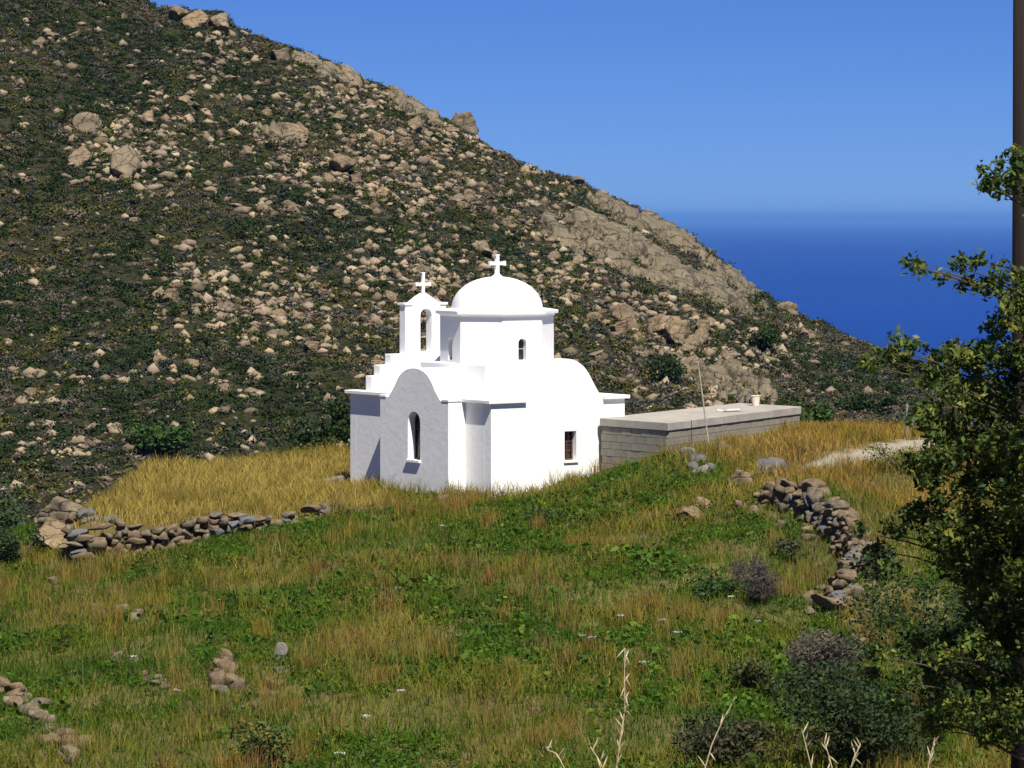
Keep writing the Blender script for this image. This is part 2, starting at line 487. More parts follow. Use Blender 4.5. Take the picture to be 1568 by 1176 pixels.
hy = np.concatenate([np.linspace(118, 185, 40)[:-1], np.linspace(185, 335, 190), np.linspace(335, 620, 60)[1:]])
HX, HYY = np.meshgrid(hx, hy)
HZ = hill(HX, HYY)
me = np_mesh('hillside', np.stack([HX, HYY, HZ], -1).reshape(-1, 3), [grid_faces(len(hy), len(hx))], None, True)
M_HILL, nt, b = mat('hill_earth', 0.95, 0.1)
c = ramp(nt, tex(nt, 0.10, 9, 0.7), [(0.3, (0.05, 0.045, 0.026)), (0.5, (0.088, 0.074, 0.044)), (0.7, (0.145, 0.12, 0.078))])
c = mixc(nt, ramp(nt, tex(nt, 1.6, 9, 0.8), [(0.52, (0, 0, 0)), (0.66, (0.8, 0.8, 0.8))]), c, (0.165, 0.14, 0.10))
c = mixc(nt, ramp(nt, tex(nt, 0.7, 10, 0.8), [(0.42, (0, 0, 0)), (0.56, (0.9, 0.9, 0.9))]), c, (0.028, 0.040, 0.012))
nt.links.new(c, b.inputs['Base Color'])
bump(nt, b, tex(nt, 2.2, 10, 0.8), 1.0, 0.6)
tag(link('hillside', me, M_HILL), 'steep rocky mountain side behind the chapel falling to the sea', 'hillside', kind='structure')

def hit_hill(px, py):
    """vectorised: pixel rays against the mountain -> (n,3) points and mask of hits"""
    px = np.atleast_1d(np.asarray(px, float)); py = np.atleast_1d(np.asarray(py, float))
    ys = np.linspace(150, 338, 380)
    out = np.zeros((len(px), 3)); ok = np.zeros(len(px), bool)
    for i in range(0, len(px), 1000):
        a, b_ = px[i:i + 1000], py[i:i + 1000]
        xs = ((a - CX) / F)[:, None] * ys; zs = ((HY - b_) / F)[:, None] * ys
        h = hill(xs, np.broadcast_to(ys, xs.shape))
        bel = zs <= h
        j = bel.argmax(1)
        hit = bel.any(1)
        r = np.arange(len(a))
        out[i:i + 1000] = np.stack([xs[r, j], ys[j], h[r, j]], 1)
        ok[i:i + 1000] = hit
    return out, ok

# ------------------------------------------------------------------ sea
SEA_Z = -125.0
bm = bmesh.new()
R_ = 240000
vs = [bm.verts.new(p) for p in ((-R_, -8000, SEA_Z), (R_, -8000, SEA_Z), (R_, R_, SEA_Z), (-R_, R_, SEA_Z))]
bm.faces.new(vs)
M_SEA, nt, b = mat('sea_water', 0.45, 0.25)
c = ramp(nt, tex(nt, 0.0011, 6, 0.6), [(0.35, (0.002, 0.032, 0.20)), (0.65, (0.003, 0.038, 0.225))])
nt.links.new(c, b.inputs['Base Color'])
bump(nt, b, tex(nt, 0.08, 8, 0.7), 0.6, 1.2)
tag(link('sea', bm_mesh('sea', bm), M_SEA), 'deep blue sea beyond the mountain slope', 'sea', kind='structure')

# ------------------------------------------------------------------ chapel
ch = empty('chapel', (K.x, K.y, ZB), CHA_A)
tag(ch, 'whitewashed domed chapel with belfry and round apse arch', 'chapel')
LX, LY, LZ = Vector((1, 0, 0)), Vector((0, 1, 0)), Vector((0, 0, 1))
W_S, W_E, SH = 4.58, 6.68, 2.60          # south wall length, east wall length, shoulder height

BELL = [(1.0, 0.0), (0.965, 0.05), (0.90, 0.14), (0.83, 0.26), (0.76, 0.38), (0.69, 0.52), (0.63, 0.63), (0.55, 0.745), (0.46, 0.835),
        (0.35, 0.915), (0.23, 0.965), (0.11, 0.99), (0.0, 1.0)]
def bell(c, half, z0, rise):
    r = [(c + u * half, z0 + v * rise) for u, v in BELL]
    l = [(c - u * half, z0 + v * rise) for u, v in BELL[::-1][1:]]
    return r + l                                                       # right to left
def arch_hole(c, w, z0, z1, n=8):
    r = w / 2
    pts = [(c - r, z0), (c + r, z0)]
    for k in range(n + 1):
        a = math.pi * k / n
        pts.append((c + r * math.cos(a), z1 - r + r * math.sin(a)))
    return pts
def bev(o, w=0.02, seg=2):
    m = o.modifiers.new('bevel', 'BEVEL')
    m.width = w; m.segments = seg; m.limit_method = 'ANGLE'; m.angle_limit = math.radians(40)
    return o
def part(name, bm, m, parent, bevel=0.02, smooth=False, label=None):
    o = link(name, bm_mesh(name, bm, smooth), m, parent)
    if bevel: bev(o, bevel)
    if label: o['label'] = label
    return o

# south wall: shoulders and a rounded gable, one small window
S_C, S_H, S_R = 2.47, 1.34, 1.11
out = [(0, -1.0), (W_S, -1.0), (W_S, SH)] + bell(S_C, S_H, SH, S_R) + [(0, SH)]
win = [(2.49, 0.94), (2.89, 0.94), (2.89, 1.73), (2.49, 1.73)]
part('wall', plate(out, [win], (0, 0, 0), LX, LZ, LY, 0.30), M_PLASTER, ch, label='sunlit south wall with rounded gable')
# east and west walls
bm = bmesh.new(); add_box(bm, 0, 0.3, 0.301, W_E - 0.321, -1.0, SH)
part('wall', bm, M_PLASTER, ch, 0.0)
bm = plate([(0.301, -1.0), (W_E - 0.321, -1.0), (W_E - 0.321, SH)] + bell(2.75, 1.25, SH, 0.85) + [(0.301, SH)], [], (W_S, 0, 0), LY, LZ, -LX, 0.3)
part('wall', bm, M_PLASTER, ch, 0.0)
# north wall, stepped up to the belfry
N_C = 2.42
st = [(0.53, SH), (0.53, 3.05), (0.81, 3.05), (0.81, 3.35), (1.19, 3.35), (1.19, 3.65)]
outn = [(0, -1.0), (W_S, -1.0), (W_S, SH)] + [(2 * N_C - x, z) for x, z in st] + st[::-1] + [(0, SH)]
part('wall', plate(outn, [], (0, W_E - 0.32, 0), LX, LZ, LY, 0.32), M_PLASTER, ch, 0.015, label='stepped north gable carrying the belfry')
# belfry
top = []
for k in range(9):
    t = k / 8
    top.append((3.14 - 0.20 - t * (0.52), 5.05 + 0.33 * (t ** 0.85)))
tl = [(2 * N_C - x, z) for x, z in top[::-1]][1:]
outb = [(1.70, 3.648), (3.14, 3.648), (3.14, 5.05)] + top + tl + [(1.70, 5.05)]
belf = part('belfry', plate(outb, [arch_hole(N_C + 0.01, 0.40, 3.70, 4.92)], (0, W_E - 0.30, 0), LX, LZ, LY, 0.30), M_PLASTER, ch, 0.015)
for x0, x1 in ((1.66, 1.93), (2.91, 3.18)):
    bm = bmesh.new()
    add_box(bm, x0, x1, W_E - 0.33, W_E + 0.03, 5.03, 5.10)
    part('cornice', bm, M_PLASTER, belf, 0.012)

def cross(parent, c, z0, z1, arm_z, arm, th):
    bm = bmesh.new()
    r = th / 2
    add_box(bm, c[0] - r, c[0] + r, c[1] - r, c[1] + r, z0, z1)
    add_box(bm, c[0] - arm / 2, c[0] - r, c[1] - r * 0.9, c[1] + r * 0.9, arm_z - r, arm_z + r)
    add_box(bm, c[0] + r, c[0] + arm / 2, c[1] - r * 0.9, c[1] + r * 0.9, arm_z - r, arm_z + r)
    for s in (-1, 1):
        add_box(bm, c[0] + s * arm / 2 - 0.014, c[0] + s * arm / 2 + 0.014, c[1] - r, c[1] + r, arm_z - r * 1.35, arm_z + r * 1.35)
    add_box(bm, c[0] - r * 1.35, c[0] + r * 1.35, c[1] - r, c[1] + r, z1 - 0.02, z1 + 0.012)
    return part('cross', bm, M_PLASTER, parent, 0.008)
cross(belf, (N_C, W_E - 0.15), 5.33, 5.95, 5.62, 0.50, 0.085)

# roof: main slab, cornice strips, the two vaults and the block under the drum
bm = bmesh.new(); add_box(bm, 0.05, W_S - 0.05, 0.25, W_E - 0.30, SH - 0.12, SH + 0.05)
part('roof_slab', bm, M_PLASTER, ch, 0.0)
def strip(x0, x1, y0, y1):
    bm = bmesh.new(); add_box(bm, x0, x1, y0, y1, SH - 0.035, SH + 0.062)
    part('cornice', bm, M_PLASTER, ch, 0.012)
strip(-0.13, 0.31, -0.10, 1.155)
strip(-0.13, 0.31, 4.375, W_E + 0.10)
strip(0.311, 1.14, -0.10, 0.32)
strip(3.80, W_S + 0.11, -0.10, 0.32)
strip(W_S - 0.3, W_S + 0.11, 0.321, 1.4)
strip(W_S - 0.3, W_S + 0.11, 4.1, W_E + 0.10)
bm = plate(bell(S_C, S_H - 0.02, SH, S_R - 0.02), [], (0, 0.28, 0), LX, LZ, LY, W_E - 0.6)
part('vault', bm, M_PLASTER, ch, 0.0)
bm = plate(bell(2.75, 1.22, SH, 0.82), [], (0.6, 0, 0), LY, LZ, LX, W_S - 0.75)
part('vault', bm, M_PLASTER, ch, 0.0)
bm = bmesh.new(); add_box(bm, 0.72, 3.78, 1.22, 4.28, SH, 3.55)
part('drum_base', bm, M_PLASTER, ch, 0.04)

# apse: block with bell-shaped gable and slender arched window
A0, A1, AC = 1.156, 4.37, 2.75
outa = [(A0, -1.0), (A1, -1.0), (A1, SH)] + bell(AC, 1.24, SH, 0.84) + [(A0, SH)]
ap = part('apse', plate(outa, [arch_hole(AC, 0.57, 0.94, 2.25, 10)], (-0.57, 0, 0), LY, LZ, LX, 0.30), M_PLASTER, ch, 0.012)
ins = [(A0 + 0.004, -1.0), (A1 - 0.004, -1.0), (A1 - 0.004, SH - 0.004)] + bell(AC, 1.235, SH - 0.004, 0.84) + [(A0 + 0.004, SH - 0.004)]
part('vault', plate(ins, [], (-0.275, 0, 0), LY, LZ, LX, 1.02), M_PLASTER, ap, 0.0)
for y0, y1 in ((A0 - 0.02, A0 + 0.30), (A1 - 0.30, A1 + 0.02)):
    bm = bmesh.new(); add_box(bm, -0.585, -0.14, y0, y1, SH - 0.02, SH + 0.05)
    part('shoulder_slab', bm, M_PLASTER, ap, 0.012)

def window(parent, bm_pane, bm_frame, bm_sill, fm=M_GREYFRAME):
    w = link('window', bm_mesh('window', bm_frame), fm, parent)
    link('pane', bm_mesh('pane', bm_pane), M_GLASS, w)
    if bm_sill is not None:
        link('sill', bm_mesh('sill', bm_sill), M_PLASTER, w)
    return w
# apse window (set 0.24 m deep)
pane = plate(arch_hole(AC, 0.565, 0.945, 2.245, 10), [], (-0.31, 0, 0), LY, LZ, LX, 0.012)
fr = plate(arch_hole(AC, 0.568, 0.942, 2.248, 10), [arch_hole(AC, 0.49, 0.985, 2.21, 10)], (-0.345, 0, 0), LY, LZ, LX, 0.03)
for z in (1.35, 1.78): add_box(fr, -0.34, -0.322, AC - 0.245, AC + 0.245, z - 0.011, z + 0.011)
sill = bmesh.new(); add_box(sill, -0.64, -0.36, AC - 0.32, AC + 0.32, 0.875, 0.938)
window(ap, pane, fr, sill, M_WOOD)
# south window: brown frame, glazing bars
pane = bmesh.new(); add_box(pane, 2.50, 2.88, 0.20, 0.212, 0.945, 1.725)
fr = plate([(2.492, 0.942), (2.888, 0.942), (2.888, 1.728), (2.492, 1.728)], [[(2.53, 0.985), (2.85, 0.985), (2.85, 1.69), (2.53, 1.69)]],
           (0, 0.16, 0), LX, LZ, LY, 0.035)
add_box(fr, 2.678, 2.702, 0.165, 0.19, 0.985, 1.69)
for z in (1.20, 1.45): add_box(fr, 2.53, 2.85, 0.166, 0.189, z - 0.01, z + 0.01)
sill = bmesh.new(); add_box(sill, 2.45, 2.93, -0.05, 0.15, 0.885, 0.938)
window(ch, pane, fr, sill, M_WOOD)

# drum
DC = Vector((2.25, 2.75, 0)); DR = 1.585; DZ0, DZ1 = 3.50, 4.87
def dvec(phi, r):
    wx, wy = math.sin(math.radians(phi)), -math.cos(math.radians(phi))
    return Vector((wx * V.x + wy * V.y, wx * U.x + wy * U.y, 0)) * r + DC
bm = bmesh.new()
wins = []
for k in range(8):
    p0, p1 = dvec(6 + 45 * (k - 2), DR), dvec(6 + 45 * (k - 1), DR)
    ax = (p1 - p0); L = ax.length; ax.normalize()
    nrm = ((p0 + p1) / 2 - DC).normalized()
    outer = [(0, DZ0), (L, DZ0), (L, DZ1), (0, DZ1)]
    holes = []
    if k % 2 == 0:
        holes = [arch_hole(L / 2, 0.25, 3.62, 4.23, 8)]
        wins.append((p0.copy(), ax.copy(), nrm.copy(), L))
    loops = [outer] + holes
    tr = tessellate_polygon([[Vector((q[0], q[1], 0)) for q in l] for l in loops])
    flat = [q for l in loops for q in l]
    vs = [bm.verts.new(p0 + ax * q[0] + LZ * q[1]) for q in flat]
    for t in tr: bm.faces.new([vs[i] for i in t])
    if holes:
        h = vs[4:]
        inn = [bm.verts.new(v_.co - nrm * 0.17) for v_ in h]
        for i in range(len(h)):
            j = (i + 1) % len(h)
            bm.faces.new((h[i], h[j], inn[j], inn[i]))
bmesh.ops.remove_doubles(bm, verts=bm.verts[:], dist=0.0005)
drum = part('drum', bm, M_PLASTER, ch, 0.0)
for p0, ax, nrm, L in wins:
    fr = plate(arch_hole(L / 2, 0.249, 3.621, 4.229, 8), [arch_hole(L / 2, 0.20, 3.65, 4.20, 8)], p0 - nrm * 0.12, ax, LZ, -nrm, 0.02)
    pn = plate(arch_hole(L / 2, 0.249, 3.621, 4.229, 8), [], p0 - nrm * 0.15, ax, LZ, -nrm, 0.01)
    w = window(drum, pn, fr, None)
    bm = plate([(L / 2 - 0.1, 3.93), (L / 2 + 0.1, 3.93), (L / 2 + 0.1, 3.95), (L / 2 - 0.1, 3.95)], [], p0 - nrm * 0.118, ax, LZ, -nrm, 0.016)
    link('bar', bm_mesh('bar', bm), M_GREYFRAME, w)
bm = bmesh.new()
rings = []
for r, z in ((DR - 0.03, 4.80), (DR + 0.05, 4.872), (DR + 0.13, 4.885), (DR + 0.13, 4.975), (DR - 0.02, 5.00), (1.20, 5.05)):
    rings.append([bm.verts.new(dvec(6 + 45 * k, r) + LZ * z) for k in range(8)])
for a, b_ in zip(rings, rings[1:]):
    for k in range(8): bm.faces.new((a[k], a[(k + 1) % 8], b_[(k + 1) % 8], b_[k]))
part('cornice', bm, M_PLASTER, drum, 0.01)
# dome by lathe
prof = []
for k in range(15):
    a = math.radians(90 * k / 15)
    prof.append((1.27 * math.cos(a) ** 0.95, 5.0 + 0.90 * math.sin(a)))
prof += [(0.14, 5.915), (0.085, 5.95), (0.062, 6.02), (0.055, 6.08)]
bm = bmesh.new()
seg = 48; rr = []
for r, z in prof:
    rr.append([bm.verts.new(DC + Vector((r * math.cos(2 * math.pi * k / seg), r * math.sin(2 * math.pi * k / seg), z))) for k in range(seg)])
for a, b_ in zip(rr, rr[1:]):
    for k in range(seg): bm.faces.new((a[k], a[(k + 1) % seg], b_[(k + 1) % seg], b_[k]))
bm.faces.new(rr[-1])
dome = part('dome', bm, M_PLASTER, ch, 0.0, True)
cross(dome, (DC.x, DC.y), 5.93, 6.50, 6.26, 0.53, 0.10)

# ------------------------------------------------------------------ concrete-block annex
an = empty('annex', (AN[1].x, AN[1].y, -6.9))
tag(an, 'low flat-roofed concrete block annex beside the white chapel', 'building')
def loc(p): return Vector((p.x - AN[1].x, p.y - AN[1].y, 0))
q = [loc(p) for p in AN]
cen = sum(q, Vector()) / 4
def prism(pts, z0, z1):
    bm = bmesh.new()
    lo = [bm.verts.new((p.x, p.y, z0)) for p in pts]; hi = [bm.verts.new((p.x, p.y, z1)) for p in pts]
    bm.faces.new(lo[::-1]); bm.faces.new(hi)
    n = len(pts)
    for i in range(n): bm.faces.new((lo[i], lo[(i + 1) % n], hi[(i + 1) % n], hi[i]))
    return bm
part('roof_slab', prism(q, 1.25, 1.47), M_CONC, an, 0.015)
def inset(pts, d):
    res = []
    n = len(pts)
    for i in range(n):
        a = (pts[i] - pts[i - 1]).normalized(); b_ = (pts[(i + 1) % n] - pts[i]).normalized()
        na, nb = Vector((-a.y, a.x, 0)), Vector((-b_.y, b_.x, 0))
        m = (na + nb); m = m / m.length_squared * 2
        res.append(pts[i] + m * d)
    return res
core = inset(q, 0.085)
part('wall', prism(core, -0.6, 1.249), M_MORTAR, an, 0.0)
blk = bmesh.new(); add_box(blk, 0.006, 0.394, -0.05, 0.012, 0.006, 0.194)
bme = bm_mesh('block', blk); bme.materials.append(M_BLOCK)
for i in range(4):
    a, b_ = core[i], core[(i + 1) % 4]
    d = b_ - a; L = d.length; d.normalize()
    ang = math.atan2(d.y, d.x)
    rows = 6 if i in (0, 1) else 4
    for r in range(rows):
        z = 1.045 - 0.2 * r
        x = -0.2 if r % 2 else 0.0
        while x < L - 0.02:
            x0, x1 = max(x, -0.035), min(x + 0.4, L + 0.03)
            o = bpy.data.objects.new('block', bme); COL.objects.link(o); o.parent = an
            w = (x1 - x0) / 0.4
            o.location = (a.x + d.x * x0, a.y + d.y * x0, z)
            o.rotation_euler = (0, 0, ang); o.scale = (w, 1 + random.uniform(-.12, .12), 1)
            x += 0.4

# things on and by the annex
def roof_at(px, py): return on_level(px, py, ROOF_Z + 0.004)
p = roof_at(1118, 630)
bm = bmesh.new()
nx_, ny_ = 9, 7
vv = [[bm.verts.new(((i / (nx_ - 1) - .5) * 0.42, (j / (ny_ - 1) - .5) * 0.75,
       0.005 + 0.10 * max(0, mnoise.noise(Vector((i * .45, j * .5, 3)))) + 0.06 * abs(i / (nx_ - 1) - .5))) for j in range(ny_)] for i in range(nx_)]
for i in range(nx_ - 1):
    for j in range(ny_ - 1): bm.faces.new((vv[i][j], vv[i + 1][j], vv[i + 1][j + 1], vv[i][j + 1]))
bmesh.ops.solidify(bm, geom=bm.faces[:], thickness=-0.02)
o = link('plastic_sheet', bm_mesh('plastic_sheet', bm), M_WHITEPL); o.location = p
o.rotation_euler = (0, 0, -0.9)
tag(o, 'crumpled white plastic sheet lying on the grey annex roof', 'sheet')
p = roof_at(1157, 621)
bk = empty('bucket', p); tag(bk, 'cream plastic bucket standing on the annex roof', 'bucket')
bm = bmesh.new()
pr = [(0.0, 0.0), (0.10, 0.0), (0.135, 0.27), (0.148, 0.275), (0.148, 0.295), (0.128, 0.295), (0.095, 0.03), (0.0, 0.03)]
rg = [[bm.verts.new((r * math.cos(2 * math.pi * k / 20), r * math.sin(2 * math.pi * k / 20), z)) for k in range(20)] for r, z in pr[1:-1]]
for a, b_ in zip(rg, rg[1:]):
    for k in range(20): bm.faces.new((a[k], a[(k + 1) % 20], b_[(k + 1) % 20], b_[k]))
bm.faces.new(rg[0][::-1]); bm.faces.new(rg[-1])
link('body', bm_mesh('body', bm), M_CREAM, bk)
bm = bmesh.new()
add_tube(bm, [(0.15 * math.cos(t), -0.02 - 0.05 * math.sin(t), 0.28 - 0.10 * math.sin(t)) for t in [math.pi * k / 10 for k in range(11)]], [0.005] * 11, 5)
link('handle', bm_mesh('handle', bm), M_STEEL, bk)
p = roof_at(1146, 620)
rod = empty('starter_bar', p); tag(rod, 'thin steel bar rising from the annex roof beside the cream bucket', 'bar')
bm = bmesh.new(); add_tube(bm, [(0, 0, -0.05), (0.0, 0, 0.2), (-0.01, 0, 0.4)], [0.012, 0.012, 0.011], 6)
link('rod', bm_mesh('rod', bm), M_STEEL, rod)
bm = bmesh.new(); add_tube(bm, [(0, 0, 0.0), (0, 0, 0.03)], [0.05, 0.03], 8)
link('mortar_collar', bm_mesh('mortar_collar', bm), M_CONC, rod)

g = hit_ground(1087, 693)
pz = 3.0
g.z = g1(g.x, g.y)
pole = empty('slim_pole', g); tag(pole, 'slim pale pole leaning in front of the annex', 'pole')
bm = bmesh.new(); dx = -18 / F * g.y
add_tube(bm, [(0.03, 0, -0.3), (dx * .5, 0, 1.2), (dx, 0.02, 2.42)], [0.024, 0.021, 0.015], 8)
link('shaft', bm_mesh('shaft', bm), M_DRYWOOD, pole)
bm = bmesh.new(); add_tube(bm, [(dx - 0.06, 0.02, 2.40), (dx + 0.05, 0.02, 2.44)], [0.012, 0.012], 6)
link('top_peg', bm_mesh('top_peg', bm), M_DRYWOOD, pole)
g = Vector(((1389 - CX) / F * 91, 91, 0)); g.z = g1(g.x, g.y)
fp = empty('fence_post', g); tag(fp, 'grey metal fence post standing beyond the dirt track', 'post')
htop = (HY - 618) / F * 91 - g.z
bm = bmesh.new(); add_box(bm, -0.03, 0.03, -0.025, 0.025, -0.3, htop)
link('upright', bm_mesh('upright', bm), M_STEEL, fp)
bm = bmesh.new(); add_box(bm, -0.02, 0.33, -0.045, -0.031, htop * 0.44, htop * 0.44 + 0.10)
link('bracket', bm_mesh('bracket', bm), M_STEEL, fp)

# ------------------------------------------------------------------ stones
def ico(sub):
    bm = bmesh.new()
    bmesh.ops.create_icosphere(bm, subdivisions=sub, radius=1.0)
    V_ = np.array([v.co[:] for v in bm.verts]); F_ = np.array([[v.index for v in f.verts] for f in bm.faces])
    bm.free()
    return V_, F_
def stone_mesh(name, seed, m):
    r = np.random.default_rng(seed)
    bm = bmesh.new()
    bmesh.ops.create_cube(bm, size=2.0)
    bmesh.ops.subdivide_edges(bm, edges=bm.edges[:], cuts=3, use_grid_fill=True)
    bmesh.ops.triangulate(bm, faces=bm.faces[:])
    V_ = np.array([v.co[:] for v in bm.verts]); F_ = np.array([[v.index for v in f.verts] for f in bm.faces])
    bm.free()
    V_ = V_ * (1 - .10 * (np.linalg.norm(V_, axis=1) - 1))[:, None]
    for k in range(12):
        n = r.normal(size=3) * np.array([1, 1, .55]); n /= np.linalg.norm(n)
        e = np.maximum(0, V_ @ n - r.uniform(.5, .95))
        V_ = V_ - e[:, None] * n
    V_ = V_ + 0.16 * V_[:, [1, 2, 0]] * r.uniform(-1, 1, 3)
    for fq, am in ((1.3, .05), (3.1, .04)):
        V_ = V_ * (1 + am * np.array([mnoise.noise(Vector(v * fq) + Vector((seed, 0, 0))) for v in V_]))[:, None]
    V_ = V_ / (V_.max(0) - V_.min(0)) * 1.06
    me = np_mesh(name, V_, [F_])
    me.materials.append(m)
    return me
def boulder_shape(seed, sub, cuts=12, rough=1.0):
    r = np.random.default_rng(seed)
    V_, F_ = ico(sub)
    V_ = V_.copy()
    for k in range(cuts):
        n = r.normal(size=3); n /= np.linalg.norm(n)
        e = np.maximum(0, V_ @ n - r.uniform(0.34, 0.74))
        V_ -= e[:, None] * n * 0.97
    o = np.zeros(len(V_))
    for fq, am in ((1.6, .10), (3.7, .09), (8.0, .06), (16.0, .03)):
        o += am * rough * np.array([1 - 2.2 * abs(mnoise.noise(Vector(v * fq) + Vector((seed * 1.7, fq, 0)))) for v in V_])
    V_ *= (1 + o - o.mean())[:, None]
    return V_, F_
BIG = []
for k in range(9):
    v_, f_ = boulder_shape(40 + k, 4)
    m_ = np_mesh('boulder', v_, [f_]); m_.materials.append(M_GRANITE); BIG.append(m_)
BIGUNIT = []
for k in range(3):
    v_, f_ = boulder_shape(60 + k, 4)
    v_ = v_ / (v_.max(0) - v_.min(0)) * 1.05
    m_ = np_mesh('sandy_boulder', v_, [f_]); m_.materials.append(M_GRANITE); BIGUNIT.append(m_)
STONES = [stone_mesh('stone', 100 + k, M_STONE) for k in range(10)]
STONES_G = [stone_mesh('stone_grey', 200 + k, M_STONEGREY) for k in range(4)]
STONES_P = [stone_mesh('stone_pale', 300 + k, M_STONEPALE) for k in range(3)]
def stone(parent, loc_, dims, rz=0.0, tilt=0.12, pool=None):
    o = bpy.data.objects.new('stone', random.choice(pool or STONES))
    COL.objects.link(o); o.parent = parent
    o.location = loc_
    o.rotation_euler = (random.uniform(-tilt, tilt), random.uniform(-tilt, tilt), rz + random.uniform(-.2, .2))
    o.scale = dims
    return o

# terrace wall left of the chapel
tw = empty('terrace_wall', (WALL[0, 0], WALL[0, 1], -8.7))
tag(tw, 'dry stone terrace wall holding the golden grass left of the chapel', 'wall')
segl = np.hypot(np.diff(WALL[:, 0]), np.diff(WALL[:, 1])); cum = np.concatenate([[0], np.cumsum(segl)])
def wpos(s): return np.interp(s, cum, WALL[:, 0]), np.interp(s, cum, WALL[:, 1])
s = 0.0
base = np.array([tw.location.x, tw.location.y, tw.location.z])
cols_top = -7.62
for row in range(9):
    s = random.uniform(-.1, .1)
    while s < cum[-1]:
        w = random.uniform(.2, .5) if s > 0.7 else random.uniform(.38, .6)
        hgt = 0.155
        x, y = wpos(s + w / 2)
        xl, yl = wpos(s); xh, yh = wpos(min(s + w, cum[-1]))
        ang = math.atan2(yh - yl, xh - xl)
        gz = g1(x, y - 0.35)
        z = gz - 0.02 + row * 0.145 + random.uniform(-.02, .02)
        topz = -7.66 + 0.24 * (s / cum[-1]) ** 1.5 + 0.08 * math.sin(s * 2.1) * (1 if s > 1 else 0) + (0.12 if s < 0.75 else 0)
        if z < topz and random.random() > (0.04 + 0.10 * (row > 4)):
            stone(tw, (x - base[0] + random.uniform(-.03, .03), y - base[1] + 0.02 + random.uniform(-.06, .05), z + hgt / 2 - base[2]),
                  (w * 1.05, random.uniform(.3, .5), hgt * random.uniform(1.0, 1.6)), ang, 0.12, STONES_G if random.random() < .12 else None)
        s += w * random.uniform(.9, 1.05)
for k in range(26):                # return of the wall at its left end, running back
    y = 81.6 + 0.25 * k * random.uniform(.6, 1.0); x = -11.12 + random.uniform(-.08, .08)
    gz = g1(x - .5, y)
    z = random.uniform(max(gz, -8.6), -7.45)
    stone(tw, (x - base[0], y - base[1], z - base[2]), (random.uniform(.3, .45), random.uniform(.3, .6), random.uniform(.14, .24)), 0, 0.2)
for px, py, w in ((132, 772, .45), (138, 781, .5), (171, 790, .38), (380, 778, .42)):
    pnt = P(px, py + 8, 81.8)
    stone(tw, (pnt.x - base[0], pnt.y + .1 - base[1], -7.53 - base[2] + (0.17 if py < 775 else 0.0)), (w, .4, .22), 0.1, .2, STONES_G)

def pile(name, label, spots, cat='stones', group=None, pool=None, sub=0.3):
    """spots: (px, py, width m, height m); rests on the ground"""
    pts = [hit_ground(a, b_) for a, b_, _, _ in spots]
    root = empty(name, pts[0])
    tag(root, label, cat, group)
    for pnt, (a, b_, w, h) in zip(pts, spots):
        d = pnt - pts[0]
        pl = pool
        stone(root, (d.x, d.y, d.z + h * (0.5 - sub)), (w, w * random.uniform(.7, 1.0), h), random.uniform(-.4, .4), .22, pl)
    return root
def jit(spots, n, sp=10, smin=.15, smax=.4):
    r = []
    for (a, b_) in spots:
        for _ in range(n):
            w = random.uniform(smin, smax)
            r.append((a + random.gauss(0, sp), b_ + random.gauss(0, sp * .6), w, w * random.uniform(.5, .85)))
    return r
# crumbling wall on the right
rw = empty('ruined_wall', (RW[4, 0], RW[4, 1], g1(RW[4, 0] - .2, RW[4, 1])))
tag(rw, 'crumbling dry stone wall curving down the right of the slope', 'wall')
yy = 80.2
while yy > 70.2:
    xx = float(np.interp(-yy, -RW[:, 1], RW[:, 0]))
    for row in range(5):
        if random.random() < .12 + .12 * (row == 4): continue
        w = random.uniform(.24, .6)
        z = g1(xx - .25, yy) + row * .165 - .04
        top = g1(xx + .35, yy) + .22
        if z > top: break
        stone(rw, (xx + .05 + .05 * row + random.uniform(-.09, .09) - rw.location.x, yy + random.uniform(-.12, .12) - rw.location.y, z - rw.location.z + .08),
              (random.uniform(.26, .46), w, random.uniform(.15, .3)), 0, .25, STONES if random.random() < .85 else STONES_G)
    if random.random() < .75:
        xo = random.uniform(.15, .55)
        stone(rw, (xx + xo - rw.location.x, yy - rw.location.y, g1(xx + xo, yy) + .05 - rw.location.z), (random.uniform(.3, .6), random.uniform(.3, .55), random.uniform(.2, .38)), 0, .3)
    if random.random() < .35:
        xo = -random.uniform(.2, .7)
        stone(rw, (xx + xo - rw.location.x, yy - rw.location.y, g1(xx + xo, yy) + .03 - rw.location.z), (random.uniform(.2, .4), random.uniform(.2, .4), random.uniform(.15, .28)), 0, .4)
    yy -= random.uniform(.22, .36)
pile('rock_slab', 'flat layered rock jutting out below the crumbling wall', [(1275, 935, .9, .22), (1268, 925, .75, .2), (1290, 915, .7, .22), (1300, 945, .5, .25)], 'rock', sub=0.1)
pile('rubble', 'small stones tumbled below the layered rock on the right', jit([(1310, 965), (1300, 985)], 5, 12, .2, .45), 'stones')
pile('boulder', 'blue-grey boulder beside the end of the dirt track', [(1184, 728, .85, .62)], 'boulder', pool=STONES_G, sub=0.25)
pile('boulder', 'mossy tan boulder with dark hollow below the blue-grey one', [(1132, 745, .72, .55)], 'boulder', pool=BIGUNIT, sub=0.25)
pile('rubble', 'pale grey stones stepping down below the annex corner', [(1056, 702, .45, .4), (1068, 712, .55, .45), (1070, 727, .4, .35), (1085, 722, .4, .3), (1062, 720, .3, .3), (1108, 690, .4, .35)], 'stones', pool=STONES_P + STONES_G)
pile('boulder', 'tilted rock with a smaller one in the grass below the grey stones', [(1055, 798, .75, .5), (1075, 778, .5, .36)], 'boulder', pool=BIGUNIT, sub=.25)
pile('rubble', 'dark little stones scattered mid slope below the apse', jit([(575, 878), (590, 900), (600, 908)], 4, 7, .15, .3), 'stones', pool=STONES + STONES_G)
